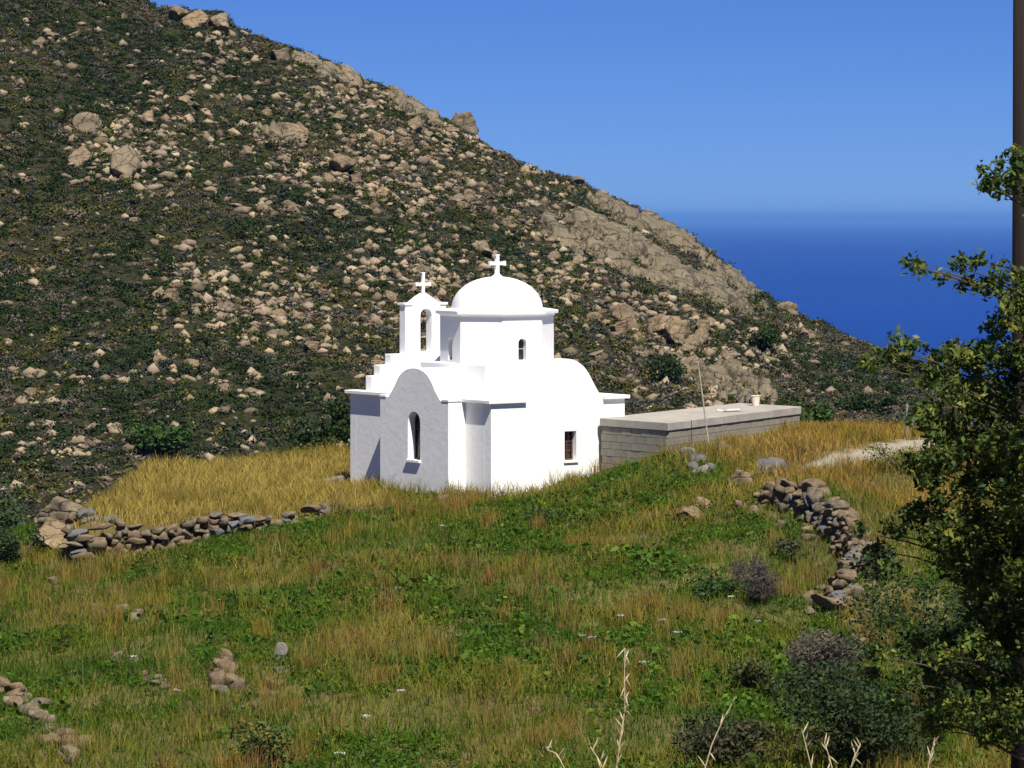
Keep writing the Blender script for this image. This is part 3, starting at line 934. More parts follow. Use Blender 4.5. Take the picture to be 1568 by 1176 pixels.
pile('rubble', 'broken stones in the grass below the terrace wall end', jit([(88, 905), (110, 915), (135, 918)], 4, 8, .15, .35), 'stones')
pile('rubble', 'flat dark stones heaped left of the field centre', jit([(165, 940), (180, 945), (200, 945)], 5, 7, .2, .4), 'stones')
pile('rubble', 'upright heap of stones left of the single pale stone', [(345, 1015, .3, .3), (345, 1028, .38, .3), (350, 1038, .42, .35), (335, 1055, .35, .4), (352, 1055, .4, .3), (328, 1045, .3, .3), (360, 1062, .3, .3), (340, 1068, .36, .25)], 'stones', sub=0.05)
pile('rubble', 'row of stones leading down from a pale stone in the field', jit([(425, 1030), (418, 1050), (412, 1068), (408, 1085)], 4, 6, .15, .35), 'stones', pool=STONES + STONES_G)
pile('boulder', 'single pale stone standing in the green lower field', [(432, 1012, .26, .4)], 'stone', pool=STONES_P, sub=.1)
pile('ruined_wall', 'collapsed stone row at the lower left of the field', jit([(20, 1070), (40, 1080), (60, 1098), (72, 1118), (88, 1135), (100, 1150), (108, 1160)], 5, 9, .18, .42), 'wall', sub=.1)
pile('rubble', 'twiggy grey stones in the middle of the left field', jit([(185, 1008), (205, 1020), (230, 1038), (250, 1048)], 4, 9, .15, .3), 'stones')
pile('boulder', 'pale flat stone on the grass at the chapel left corner', [(515, 741, .8, .22), (503, 744, .35, .16)], 'stone', pool=STONES_P, sub=.1)
pile('boulder', 'big sandy boulder below the left end of the terrace', [(75, 838, 1.1, .75)], 'boulder', pool=BIGUNIT, sub=.2)
pile('boulder', 'long sandy rock sloping beside the terrace end', [(95, 805, 1.5, 1.0), (70, 815, .8, .6)], 'boulder', pool=BIGUNIT, sub=.25)
pile('boulder', 'low sandy rock at the far left edge above the field', [(25, 812, 1.5, .6)], 'boulder', pool=BIGUNIT, sub=.2)
pile('boulder', 'weathered rock beside the dirt track under the tree', [(1428, 712, .5, .5)], 'boulder', sub=.1)
pile('rubble', 'dark stone at the foot of the chapel apse corner', [(681, 771, .4, .3)], 'stone', sub=.2)

# ------------------------------------------------------------------ hillside boulders
blobs = [(640, 240, 220, 90, 1.25), (560, 150, 150, 55, 1.2), (860, 340, 130, 70, 1.0), (1000, 510, 110, 55, 1.1), (700, 430, 200, 60, 0.8), (430, 470, 100, 50, 1.0),
         (330, 450, 80, 60, 0.9), (180, 225, 60, 50, 1.3), (330, 100, 70, 60, 0.5), (1180, 540, 90, 40, 0.7), (1080, 600, 80, 30, 0.7), (480, 230, 90, 50, 0.6), (880, 440, 80, 60, 0.8),
         (620, 500, 80, 40, .6), (780, 280, 110, 60, .9), (250, 210, 110, 70, .7)]
def rock_density(px, py):
    d = np.full(np.shape(px), 0.07)
    for a, b_, rx, ry, w in blobs:
        d = np.maximum(d, w * np.exp(-(((px - a) / rx) ** 2 + ((py - b_) / ry) ** 2)))
    return d * (0.5 + 1.2 * np.clip(0.5 + 1.6 * fbm(px / 60, py / 30, 77, 3), 0, 1))
def sample_px(n, dens, x0=-160, x1=1720, y0=-120, y1=800):
    a = rng.uniform(x0, x1, n * 12); b_ = rng.uniform(y0, y1, n * 12)
    k = rng.uniform(0, 1.3, n * 12) < dens(a, b_)
    return a[k][:n], b_[k][:n]

LAND = [ # px, py, width px, height px, label
    (185, 250, 52, 56, 'large square tan boulder on the left hillside'),
    (125, 185, 48, 42, 'tilted tan boulder beside a dark cleft on the left hillside'),
    (122, 235, 52, 40, 'broken tan outcrop block below the tilted boulder'),
    (225, 180, 34, 36, 'rounded boulder right of the tilted boulder on the left hillside'),
    (520, 250, 40, 40, 'pale grey boulder in the mid hillside rock cluster'),
    (545, 270, 24, 22, 'whitest small boulder of the mid hillside rock cluster'),
    (450, 200, 60, 24, 'long flat tan rock on the upper hillside'),
    (415, 215, 40, 18, 'low flat tan rock left of the long flat rock'),
    (716, 186, 50, 40, 'pointed dark boulder standing on the skyline'),
    (632, 190, 26, 26, 'squarish boulder just below the skyline slab'),
    (715, 294, 22, 20, 'round tan boulder alone above the dome'),
    (520, 325, 40, 22, 'row of joined tan boulders above the belfry'),
    (735, 375, 50, 36, 'wide tan boulder left above the dome cross'),
    (880, 275, 26, 16, 'small boulder on the skyline right of the dome'),
    (915, 545, 32, 20, 'tan boulder right of the drum'),
    (962, 485, 44, 42, 'tall tan boulder right of the dome on the lower hillside'),
    (1010, 490, 56, 46, 'largest tan boulder of the group right of the chapel'),
    (1040, 510, 60, 44, 'cracked boulder touching the largest one right of the chapel'),
    (1070, 515, 26, 30, 'narrow boulder at the right end of the lower group'),
    (1205, 468, 40, 28, 'boulder under the skyline near the sea'),
    (300, 25, 60, 40, 'big boulder on the skyline at the top left'),
    (335, 30, 46, 40, 'rounded boulder on the skyline right of the big one'),
    (270, 20, 34, 30, 'smaller boulder on the skyline left of the big one'),
    (430, 80, 40, 26, 'tan boulder on the upper skyline'),
    (530, 110, 36, 28, 'grey tan boulder on the skyline above the slab'),
    (12, 523, 14, 22, 'small pale boulder at the left edge of the hillside'),
    (480, 530, 40, 18, 'orange tan rock left of the belfry'),
    (845, 392, 22, 20, 'tan boulder right above the dome cross'),
    (1060, 555, 40, 40, 'tan rock behind the slim pole'),
]
def hill_scale(p): return F / p[1]
def put_boulder(p, w, h, label, group, seed, dark=None):
    r = random.Random(seed)
    o = bpy.data.objects.new('boulder', BIG[seed % len(BIG)])
    COL.objects.link(o)
    o.location = (p[0], p[1], p[2] + h * 0.22)
    o.scale = (w * 0.60, w * r.uniform(.5, .75), h * 0.66)
    o.rotation_euler = (r.uniform(-.15, .15), r.uniform(-.2, .2), r.uniform(-.6, .6))
    tag(o, label, 'boulder', group)
    return o
pts, ok = hit_hill([l[0] for l in LAND], [l[1] + l[3] * 0.4 for l in LAND])
occupied = []
for i, (l, p, k) in enumerate(zip(LAND, pts, ok)):
    if not k: p = np.array([(l[0] - CX) / F * YR, YR - 1, float(hill((l[0] - CX) / F * YR, YR - 1))])
    sc = hill_scale(p)
    put_boulder(p, l[2] / sc, l[3] / sc, l[4], None, i * 5 + 3)
    occupied.append((l[0], l[1], l[2]))
a, b_ = sample_px(95, lambda x, y: rock_density(x, y) * 0.9, -20, 1420, 0, 700)
p3, ok = hit_hill(a, b_)
nb = 0
for i in range(len(a)):
    if not ok[i] or p3[i, 1] < 186: continue
    wc = 0.7 + 1.3 * rng.random() ** 1.8
    for q_ in range(int(rng.integers(1, 6))):
        if nb >= 265: break
        x_, y_ = p3[i, 0] + rng.normal(0, .75 * wc) * (q_ > 0), p3[i, 1] + rng.normal(0, 1.0 * wc) * (q_ > 0)
        w = wc * (1.0 if q_ == 0 else rng.uniform(.35, .9))
        zz_ = float(hill(x_, y_)) - .1 * w
        qx, qy = CX + x_ / y_ * F, HY - zz_ / y_ * F
        hi_ = 'high up' if qy < 180 else 'midway up' if qy < 380 else 'low down'
        wh_ = ('the far left of the hillside' if qx < 280 else 'the hillside left of the belfry' if qx < 600 else 'the hillside behind the dome' if qx < 860
               else 'the hillside right of the dome' if qx < 1100 else 'the hillside end nearest the sea')
        lb_ = 'weathered tan boulder in the scrub ' + hi_ + ' ' + wh_
        put_boulder(np.array([x_, y_, zz_]), w, w * rng.uniform(.5, .95), lb_, 'boulders ' + hi_ + ' ' + wh_, int(1000 + nb * 7))
        nb += 1

# bare granite outcrops as sheets of rock breaking out of the slope
def outcrop(poly, thick, label, seed, nx_=70, ny_=50):
    poly = np.array(poly, float)
    x0, x1 = poly[:, 0].min() - 12, poly[:, 0].max() + 12
    y0, y1 = poly[:, 1].min() - 12, poly[:, 1].max() + 12
    GXp, GYp = np.meshgrid(np.linspace(x0, x1, nx_), np.linspace(y0, y1, ny_))
    fx, fy = GXp.ravel(), GYp.ravel()
    # signed distance to polygon (pixels)
    inside = np.zeros(len(fx), bool); dist = np.full(len(fx), 1e9)
    n = len(poly)
    for i in range(n):
        ax_, ay_ = poly[i]; bx_, by_ = poly[(i + 1) % n]
        cond = ((ay_ > fy) != (by_ > fy)) & (fx < (bx_ - ax_) * (fy - ay_) / (by_ - ay_ + 1e-9) + ax_)
        inside ^= cond
        t = np.clip(((fx - ax_) * (bx_ - ax_) + (fy - ay_) * (by_ - ay_)) / ((bx_ - ax_) ** 2 + (by_ - ay_) ** 2), 0, 1)
        dist = np.minimum(dist, np.hypot(fx - ax_ - t * (bx_ - ax_), fy - ay_ - t * (by_ - ay_)))
    sd = np.where(inside, dist, -dist) + fbm(fx / 14, fy / 9, seed, 3) * 22
    p3, ok = hit_hill(fx, fy)
    # rays above the ridge lie on the crest
    bad = ~ok
    p3[bad] = np.stack([(fx[bad] - CX) / F * YR, np.full(bad.sum(), YR + 1.5), hill((fx[bad] - CX) / F * YR, np.full(bad.sum(), YR + 1.5))], 1)
    al = (fx * 0.86 + fy * 0.51); ac = (fy * 0.86 - fx * 0.51)      # along / across the bedding
    wob = fbm(al / 40, ac / 30, seed + 2, 2) * 14
    crack = np.abs(fbm(al / 110, (ac + wob) / 20, seed + 5, 3))
    jcrk = np.abs(fbm((al + wob) / 26, ac / 60, seed + 15, 2))
    step = np.floor((ac + wob) / 13 + fbm(al / 90, ac / 40, seed + 9, 3) * 3) 
    lift = (step % 3 - 1) * 0.22 + fbm(al / 30, ac / 14, seed + 19, 4) * 0.5
    up = thick * (smoothstep(-3, 9, sd) * 1.25 - 0.25) + (lift - 0.7 * np.exp(-(crack / 0.03) ** 2) - 0.4 * np.exp(-(jcrk / 0.02) ** 2)) * smoothstep(0, 6, sd)
    up = np.where(sd < -4, -1.2, up)
    V_ = p3 + np.stack([np.zeros_like(up), -0.35 * up, 0.9 * up], 1)
    fcs = grid_faces(ny_, nx_)
    keep = (sd[fcs] > -9).any(1)
    me = np_mesh('rock_outcrop', V_, [fcs[keep]])
    me.materials.append(M_OUTCROP)
    bm = bmesh.new(); bm.from_mesh(me)
    bmesh.ops.delete(bm, geom=[v for v in bm.verts if not v.link_faces], context='VERTS')
    bm.to_mesh(me); bm.free()
    return tag(link('rock_outcrop', me), label, 'rock')
outcrop([(850, 350), (885, 318), (960, 345), (1040, 396), (1095, 430), (1165, 478), (1150, 486), (1090, 470), (1010, 445), (930, 408), (880, 378)], 0.7, 'great bare tan rock slab sloping down right of the dome', 3, 190, 120)
outcrop([(895, 300), (940, 306), (1000, 333), (1050, 352), (1088, 388), (1080, 404), (1010, 372), (950, 342), (905, 322)], 0.8, 'rough rock band along the skyline above the great slab', 13, 150, 90)
outcrop([(1085, 398), (1122, 418), (1172, 462), (1182, 482), (1135, 466), (1090, 436)], 0.9, 'tan rock face on the skyline edge nearest the sea', 23)
outcrop([(588, 132), (640, 150), (664, 172), (682, 194), (640, 190), (604, 166)], 0.9, 'smooth tan slab on the skyline left of the pointed boulder', 33)
outcrop([(1062, 566), (1130, 562), (1204, 612), (1190, 624), (1110, 616), (1068, 600)], 0.8, 'tan rocky patch above the annex roof', 43)
outcrop([(425, 70), (470, 78), (520, 100), (566, 124), (550, 136), (500, 118), (450, 96)], 0.5, 'rugged band of tan rock along the upper skyline', 63, 60, 40)
outcrop([(1010, 536), (1050, 548), (1110, 575), (1090, 590), (1040, 570), (1012, 556)], 0.5, 'small tan ledge left of the slim pole top', 73, 50, 36)
outcrop([(820, 330), (850, 322), (872, 352), (905, 385), (888, 398), (850, 372)], 0.5, 'broken rock ribs at the upper left end of the great slab', 83, 50, 40)
outcrop([(395, 190), (470, 190), (478, 214), (430, 224), (398, 212)], 0.5, 'flat tan rock shelf high on the middle hillside', 53, 40, 30)

def scatter_mesh(name, protos, pos, scale, rz, col, label, cat, m, kind='stuff', tiltamt=0.0, smooth=False):
    """many small copies joined into one mesh; protos: list of (V, F, tone or None)"""
    which = rng.integers(0, len(protos), len(pos))
    Vs, Fs, Cs = [], {}, []
    off = 0
    for k, (pv, pf) in enumerate(protos):
        idx = np.nonzero(which == k)[0]
        if not len(idx): continue
        c, s_ = np.cos(rz[idx]), np.sin(rz[idx])
        v = pv[None] * scale[idx][:, None, :]
        x = v[..., 0] * c[:, None] - v[..., 1] * s_[:, None]
        y = v[..., 0] * s_[:, None] + v[..., 1] * c[:, None]
        vv_ = np.stack([x, y, v[..., 2]], -1) + pos[idx][:, None, :]
        n = len(pv)
        Vs.append(vv_.reshape(-1, 3))
        f = pf[None] + (np.arange(len(idx)) * n)[:, None, None] + off
        Fs.setdefault(pf.shape[1], []).append(f.reshape(-1, pf.shape[1]))
        cc = np.repeat(col[idx], n, axis=0)
        tone = 1 + 0.35 * (rng.random(len(cc) // 4 + 1).repeat(4)[:len(cc)] - 0.5)
        Cs.append(cc * tone[:, None] if pf.shape[1] == 4 else cc)
        off += n * len(idx)
    me = np_mesh(name, np.concatenate(Vs), [np.concatenate(f) for f in Fs.values()], np.concatenate(Cs), smooth)
    return tag(link(name, me, m), label, cat, kind=kind)

protos = [boulder_shape(80 + k, 1, 9, 1.3) for k in range(10)]
a, b_ = sample_px(8600, rock_density)
p3, ok = hit_hill(a, b_)
p3 = p3[ok]
# rows of field stones on the lower left slope
rows = []
for (x0, y0, x1, y1, n) in ((0, 575, 200, 582, 45), (260, 585, 400, 580, 25), (60, 700, 240, 690, 26), (20, 680, 160, 684, 22), (0, 615, 120, 622, 18), (360, 690, 530, 690, 30), (110, 655, 240, 668, 18)):
    t = rng.random(n)
    rows.append(np.stack([x0 + (x1 - x0) * t + rng.normal(0, 3, n), y0 + (y1 - y0) * t + rng.normal(0, 4, n)], 1))
rows = np.concatenate(rows)
r3, rok = hit_hill(rows[:, 0], rows[:, 1])
p3 = np.concatenate([p3, r3[rok]])
n = len(p3)
sz = 0.15 + 0.62 * rng.random(n) ** 2.4
tone = np.stack([rng.uniform(.45, 1.4, n)] * 3, 1) * np.stack([np.ones(n), rng.uniform(.92, 1.0, n), rng.uniform(.84, 1.02, n)], 1)
scatter_mesh('scree', protos, p3 + np.array([0, 0, 0.03]), np.stack([sz * rng.uniform(.8, 1.7, n), sz * rng.uniform(.7, 1.2, n), sz * rng.uniform(.5, 1.0, n)], 1), rng.uniform(0, 6.3, n), tone,
             'countless small tan stones strewn through the hillside scrub', 'stones', M_GRANITE_A)

# ------------------------------------------------------------------ vegetation
def leaf_quads(c, size, up_bias=0.4, aspect=0.5, fold=0.0):
    """diamond leaves at centres c (n,3) -> V (4n,3), F (n,4)"""
    n = len(c)
    d = rng.normal(size=(n, 3)); d[:, 2] = d[:, 2] * 0.6 + up_bias
    d /= np.linalg.norm(d, axis=1)[:, None]
    r = rng.normal(size=(n, 3))
    w = np.cross(d, r); w /= np.linalg.norm(w, axis=1)[:, None] + 1e-9
    s = np.broadcast_to(np.asarray(size), (n,))[:, None]
    V_ = np.stack([c - d * s * .5, c + w * s * aspect * .5 + d * s * .05, c + d * s * .5, c - w * s * aspect * .5 + d * s * .05], 1)
    return V_.reshape(-1, 3), np.arange(4 * n).reshape(n, 4)
def dome_points(n, flat=0.75, inner=0.55):
    d = rng.normal(size=(n, 3)); d /= np.linalg.norm(d, axis=1)[:, None]
    d[:, 2] = np.abs(d[:, 2])
    r = inner + (1 - inner) * rng.random(n) ** 0.6
    az = np.arctan2(d[:, 1], d[:, 0])
    lump = 1 + 0.22 * np.sin(az * 3 + rng.uniform(0, 6)) + 0.12 * np.sin(az * 5 + d[:, 2] * 5)
    p = d * (r * lump)[:, None]
    p[:, 2] *= flat
    return p
M_SCRUB_I, nt, b = mat('hill_scrub_leaves', 0.85, 0.1)
a_ = nt.nodes.new('ShaderNodeAttribute'); a_.attribute_type = 'INSTANCER'; a_.attribute_name = 'icol'
nt.links.new(mixc(nt, 1.0, a_.outputs['Color'], attr_col(nt), 'MULTIPLY'), b.inputs['Base Color'])
shrub_col = bpy.data.collections.new('shrub_shapes')
for k in range(10):
    nq = 90
    c = dome_points(nq, rng.uniform(.6, 1.0), .3) * 0.5
    v_, f_ = leaf_quads(c, rng.uniform(.10, .24, nq), .5, .65)
    m_ = np_mesh('shrub_shape', v_, [f_], np.repeat(rng.uniform(.65, 1.35, (nq, 1)) * np.ones((1, 3)), 4, 0))
    m_.materials.append(M_SCRUB_I)
    shrub_col.objects.link(bpy.data.objects.new('shrub_shape_%02d' % k, m_))
ng = bpy.data.node_groups.new('scatter', 'GeometryNodeTree')
ng.interface.new_socket('Geometry', in_out='INPUT', socket_type='NodeSocketGeometry')
ng.interface.new_socket('Geometry', in_out='OUTPUT', socket_type='NodeSocketGeometry')
gi = ng.nodes.new('NodeGroupInput'); go = ng.nodes.new('NodeGroupOutput')
ci = ng.nodes.new('GeometryNodeCollectionInfo'); ci.inputs['Collection'].default_value = shrub_col
ci.inputs['Separate Children'].default_value = True; ci.inputs['Reset Children'].default_value = True
ip = ng.nodes.new('GeometryNodeInstanceOnPoints'); ip.inputs['Pick Instance'].default_value = True
def named(nm, ty):
    q_ = ng.nodes.new('GeometryNodeInputNamedAttribute'); q_.data_type = ty; q_.inputs['Name'].default_value = nm
    return q_.outputs['Attribute']
er = ng.nodes.new('FunctionNodeEulerToRotation')
ng.links.new(gi.outputs[0], ip.inputs['Points']); ng.links.new(ci.outputs[0], ip.inputs['Instance'])
ng.links.new(named('pick', 'INT'), ip.inputs['Instance Index'])
ng.links.new(named('rot', 'FLOAT_VECTOR'), er.inputs[0]); ng.links.new(er.outputs[0], ip.inputs['Rotation'])
ng.links.new(named('scl', 'FLOAT_VECTOR'), ip.inputs['Scale']); ng.links.new(ip.outputs[0], go.inputs[0])
def instance_scatter(name, pos, scl, rz, col, label, cat):
    n = len(pos)
    me = bpy.data.meshes.new(name)
    me.vertices.add(n); me.vertices.foreach_set('co', pos.astype(np.float32).ravel())
    rot = np.zeros((n, 3), np.float32); rot[:, 2] = rz
    me.attributes.new('rot', 'FLOAT_VECTOR', 'POINT').data.foreach_set('vector', rot.ravel())
    me.attributes.new('scl', 'FLOAT_VECTOR', 'POINT').data.foreach_set('vector', scl.astype(np.float32).ravel())
    me.attributes.new('pick', 'INT', 'POINT').data.foreach_set('value', rng.integers(0, 10, n).astype(np.int32))
    c4 = np.ones((n, 4), np.float32); c4[:, :3] = col
    me.attributes.new('icol', 'FLOAT_COLOR', 'POINT').data.foreach_set('color', c4.ravel())
    o = link(name, me, M_SCRUB_I)
    m_ = o.modifiers.new('scatter', 'NODES'); m_.node_group = ng
    return tag(o, label, cat, kind='stuff')

# scrub over the mountain
n0 = 125000
hxp = rng.uniform(-68, 66, n0); hyp = rng.uniform(186, 331, n0)
hz = hill(hxp, hyp)
px = hxp / hyp * F + CX; py = HY - hz / hyp * F
ok = (px > -160) & (px < 1720) & (py > -130)
hxp, hyp, hz, px, py = hxp[ok], hyp[ok], hz[ok], px[ok], py[ok]
def in_slab(px, py):
    t = (px - 870) / 290.0
    return (np.abs(py - (352 + 112 * t)) < 26) & (t > 0) & (t < 1)
keep = (rng.random(len(px)) > 0.35 * np.clip(rock_density(px, py), 0, 1)) & (~in_slab(px, py) | (rng.random(len(px)) < .35))
hxp, hyp, hz, px, py = hxp[keep], hyp[keep], hz[keep], px[keep], py[keep]
n = len(px)
sz = 0.32 + 1.05 * rng.random(n) ** 3.0 + 0.5 * (rng.random(n) < .04)
patch = fbm(hxp / 9, hyp / 9, 61, 3) + rng.normal(0, .12, n)
leftness = smoothstep(700, 100, px) * 0.15
pal = np.array([(0.019, 0.033, 0.010), (0.033, 0.047, 0.013), (0.060, 0.066, 0.015), (0.098, 0.080, 0.030), (0.105, 0.086, 0.066), (0.040, 0.048, 0.036)])
pi = np.clip(np.digitize(patch - leftness, [-.16, -.04, .07, .17, .26]), 0, 5)
sw = rng.random(n); pi = np.where(sw < .18, 5, np.where(sw < .30, 4, pi))
colr = pal[pi] * rng.uniform(.7, 1.35, n)[:, None]
instance_scatter('hillside_scrub', np.stack([hxp, hyp, hz - 0.05], 1), np.stack([sz, sz, sz * rng.uniform(.6, 1.1, n)], 1), rng.uniform(0, 6.3, n), colr,
                 'low dark green and olive scrub covering the mountain side', 'scrub')

def bush(name, label, base_p, w, h, colours, n, leaf, cat='bush', m=M_LEAF, flat_bottom=True, stem=True, seed=0, group=None, upb=.4, aspect=.55):
    root = empty(name, base_p)
    tag(root, label, cat, group)
    # several lobes
    lobes = 7
    ctr = np.stack([rng.normal(0, .22, lobes) * w, rng.normal(0, .22, lobes) * w, rng.uniform(.25, .72, lobes) * h], 1)
    rad = rng.uniform(.20, .34, lobes)
    ii = rng.integers(0, lobes, n)
    d = rng.normal(size=(n, 3)); d /= np.linalg.norm(d, axis=1)[:, None]
    r = rng.random(n) ** 0.45
    c = ctr[ii] + d * (rad[ii] * r)[:, None] * np.array([w, w, h])
    c[:, 2] = np.maximum(c[:, 2], 0.02 * h)
    V_, F_ = leaf_quads(c, leaf * rng.uniform(.6, 1.3, n), upb, aspect)
    cl = np.array(colours)[rng.integers(0, len(colours), n)] * rng.uniform(.75, 1.3, n)[:, None]
    o = link('foliage', np_mesh('foliage', V_, [F_], np.repeat(cl, 4, 0)), m, root)
    if stem:
        bm = bmesh.new()
        for k in range(5):
            t = ctr[k % lobes]
            add_tube(bm, [(0, 0, -0.15 * h), (t[0] * .4, t[1] * .4, t[2] * .5), tuple(t)], [0.03 * w, 0.02 * w, 0.008 * w], 5)
        link('stem', bm_mesh('stem', bm), M_BARK, root)
    return root
DG = [(0.018, 0.036, 0.012), (0.026, 0.048, 0.016), (0.035, 0.055, 0.016)]
MG = [(0.035, 0.075, 0.018), (0.05, 0.095, 0.02), (0.028, 0.055, 0.016)]
# bushes one can single out on the hillside
for (px_, py_, w_, h_, lab) in [
    (252, 415, 34, 36, 'dark round bush beside the tan rocks of the mid left hillside'),
    (358, 365, 44, 34, 'dark round bush on the slope left above the belfry'),
    (98, 190, 18, 40, 'narrow dark bush in the cleft beside the tilted boulder'),
    (283, 485, 36, 30, 'dark bush low on the slope left of the chapel'),
    (425, 232, 34, 26, 'dark bush just below the flat rock shelf'),
    (790, 320, 44, 34, 'dark bush on the slope right above the dome'),
    (1175, 540, 60, 50, 'large dark green bush on the slope right of the slim pole'),
    (1085, 385, 34, 24, 'dark bush on the skyline at the edge of the great slab'),
    (1155, 470, 44, 32, 'dark bush at the lower right end of the great slab'),
    (1030, 590, 70, 56, 'broad dark bush behind the annex roof'),
    (1255, 640, 80, 70, 'bright green bush against the right end of the annex'),
    (1080, 480, 40, 36, 'dark bush under the great slab'),
    (690, 335, 30, 22, 'small dark bush on the slope above the dome cross'),
    (240, 700, 110, 62, 'broad green bush at the foot of the hillside behind the golden terrace'),
    (508, 690, 84, 95, 'tall dark bush close behind the chapel left corner'),
    (1330, 640, 70, 46, 'dark green bush beyond the dirt track'),
]:
    p3_, ok_ = hit_hill([px_], [py_])
    p_ = p3_[0]
    if px_ == 508: p_ = np.array([(508 - CX) / F * 104, 104, g1((508 - CX) / F * 104, 104)])
    if px_ == 1255: p_ = np.array([(1255 - CX) / F * 104, 104, g1((1255 - CX) / F * 104, 104)])
    sc = F / p_[1]
    ww, hh = w_ / sc, h_ / sc
    if px_ == 508: hh = 1.2 * ((HY - 605) / F * 104 - p_[2])
    if px_ == 1255: hh = (HY - 585) / F * 104 - p_[2]
    nn = 420 if w_ < 60 else 1900
    bush('bush', lab, tuple(p_ - np.array([0, 0, .1])), ww, hh, MG if 'bright' in lab or 'broad green' in lab else DG, nn, max(.17, ww * .085), m=M_SCRUB)
# bushes on the knoll
def gb(px, py, wpx, hpx, lab, colours, n, leaf, **kw):
    g = hit_ground(px, py)
    sc = F / g.y
    return bush('bush', lab, (g.x, g.y, g.z - 0.05), wpx / sc, hpx / sc, colours, n, leaf, **kw)
p_ = P(18, 800, 96); p_.z = g1(p_.x, p_.y)
bush('bush', 'round green bush at the left edge above the sandy rocks', p_, 1.7, (HY - 728) / F * 96 - p_.z, [(0.05, 0.085, 0.03), (0.035, 0.065, 0.022), (0.06, 0.10, 0.035)], 1500, .16)
gb(28, 868, 75, 60, 'dark bush at the left edge below the sandy rock', DG, 700, .12)
gb(1262, 1052, 120, 96, 'grey dead thorn bush on the lower right slope', [(0.13, 0.115, 0.095), (0.10, 0.09, 0.075), (0.17, 0.145, 0.11)], 6500, .12, cat='dead bush', aspect=.16)
gb(1160, 925, 80, 85, 'purplish grey dry bush left of the crumbling wall', [(0.10, 0.08, 0.074), (0.07, 0.06, 0.055)], 2600, .12, cat='dead bush', aspect=.15)
gb(1345, 888, 70, 62, 'dark bush right behind the crumbling wall', DG, 700, .11)
gb(1140, 1055, 110, 56, 'olive cushion bush left of the dead thorn bush', [(0.075, 0.085, 0.022), (0.055, 0.07, 0.02)], 900, .10)
gb(1095, 915, 90, 50, 'bright green leafy bush in the grass mid right', MG, 700, .11)
gb(838, 800, 70, 38, 'dark leafy weed bush below the chapel south wall', MG, 500, .10)
gb(1120, 1175, 170, 75, 'brown green bush at the bottom right of the field', [(0.05, 0.06, 0.02), (0.07, 0.055, 0.03), (0.04, 0.055, 0.018)], 3000, .09)
gb(1330, 1185, 330, 190, 'dark green bush filling the bottom right under the tree', DG + [(0.04, 0.065, 0.016)], 8500, .10)
gb(1470, 1110, 300, 260, 'shadowy bush at the lower right behind the tree', DG, 8000, .10)
gb(390, 1185, 130, 95, 'yellow tinged leafy bush at the bottom left of centre', [(0.06, 0.10, 0.02), (0.16, 0.13, 0.025), (0.09, 0.12, 0.025), (0.045, 0.08, 0.02)], 900, .10)
gb(945, 712, 40, 34, 'small dark tuft in the grass by the annex wall', DG, 260, .09)
gb(1385, 722, 90, 46, 'yellow green bush at the edge of the dirt track', [(0.13, 0.15, 0.025), (0.09, 0.12, 0.02)], 700, .09)
gb(1212, 860, 60, 46, 'sage green weed bush left of the ruined wall', [(0.06, 0.075, 0.03), (0.05, 0.07, 0.025)], 400, .10)

# ------------------------------------------------------------------ grass
def footprint(x, y):
    dx, dy = x - K.x, y - K.y
    a = dx * V.x + dy * V.y; b_ = dx * U.x + dy * U.y
    inch = ((a > -0.08) & (a < W_S + .1) & (b_ > -0.06) & (b_ < W_E + .1)) | ((a > -0.62) & (a <= 0.1) & (b_ > A0 - .05) & (b_ < A1 + .05))
    ina = np.ones(len(x), bool)
    for i in range(4):
        p0, p1 = AN[i], AN[(i + 1) % 4]
        ina &= ((p1.x - p0.x) * (y - p0.y) - (p1.y - p0.y) * (x - p0.x)) > -0.02
    return inch | ina
def field_pts(n, y0=52.0, y1=106.0):
    y = np.sqrt(rng.uniform(y0 ** 2, y1 ** 2, n))
    x = rng.uniform(-1, 1, n) * (y * 0.157 + 3.0)
    return x, y
def blades(x, y, h, w, lean, col, name, label):
    n = len(x)
    z = ground(x, y)
    az = rng.uniform(0, 2 * np.pi, n)
    la = rng.uniform(0, 2 * np.pi, n)
    lx, ly = np.cos(la) * lean * h, np.sin(la) * lean * h
    sx_, sy_ = np.cos(az) * w * .5, np.sin(az) * w * .5
    b0 = np.stack([x - sx_, y - sy_, z - .03], 1); b1 = np.stack([x + sx_, y + sy_, z - .03], 1)
    m0 = np.stack([x + lx * .35 + sx_ * .8, y + ly * .35 + sy_ * .8, z + h * .58], 1)
    m1 = np.stack([x + lx * .35 - sx_ * .8, y + ly * .35 - sy_ * .8, z + h * .58], 1)
    t = np.stack([x + lx, y + ly, z + h], 1)
    V_ = np.stack([b0, b1, m0, m1, t], 1).reshape(-1, 3)
    i = np.arange(n) * 5
    q = np.stack([i, i + 1, i + 2, i + 3], 1); tr = np.stack([i + 3, i + 2, i + 4], 1)
    me = np_mesh(name, V_, [q, tr], np.repeat(col, 5, 0))
    return tag(link(name, me, M_GRASS), label, 'grass', kind='stuff')
x, y = field_pts(400000)
tm = terrace_mask(x, y)
rd = road_mask(x, y)
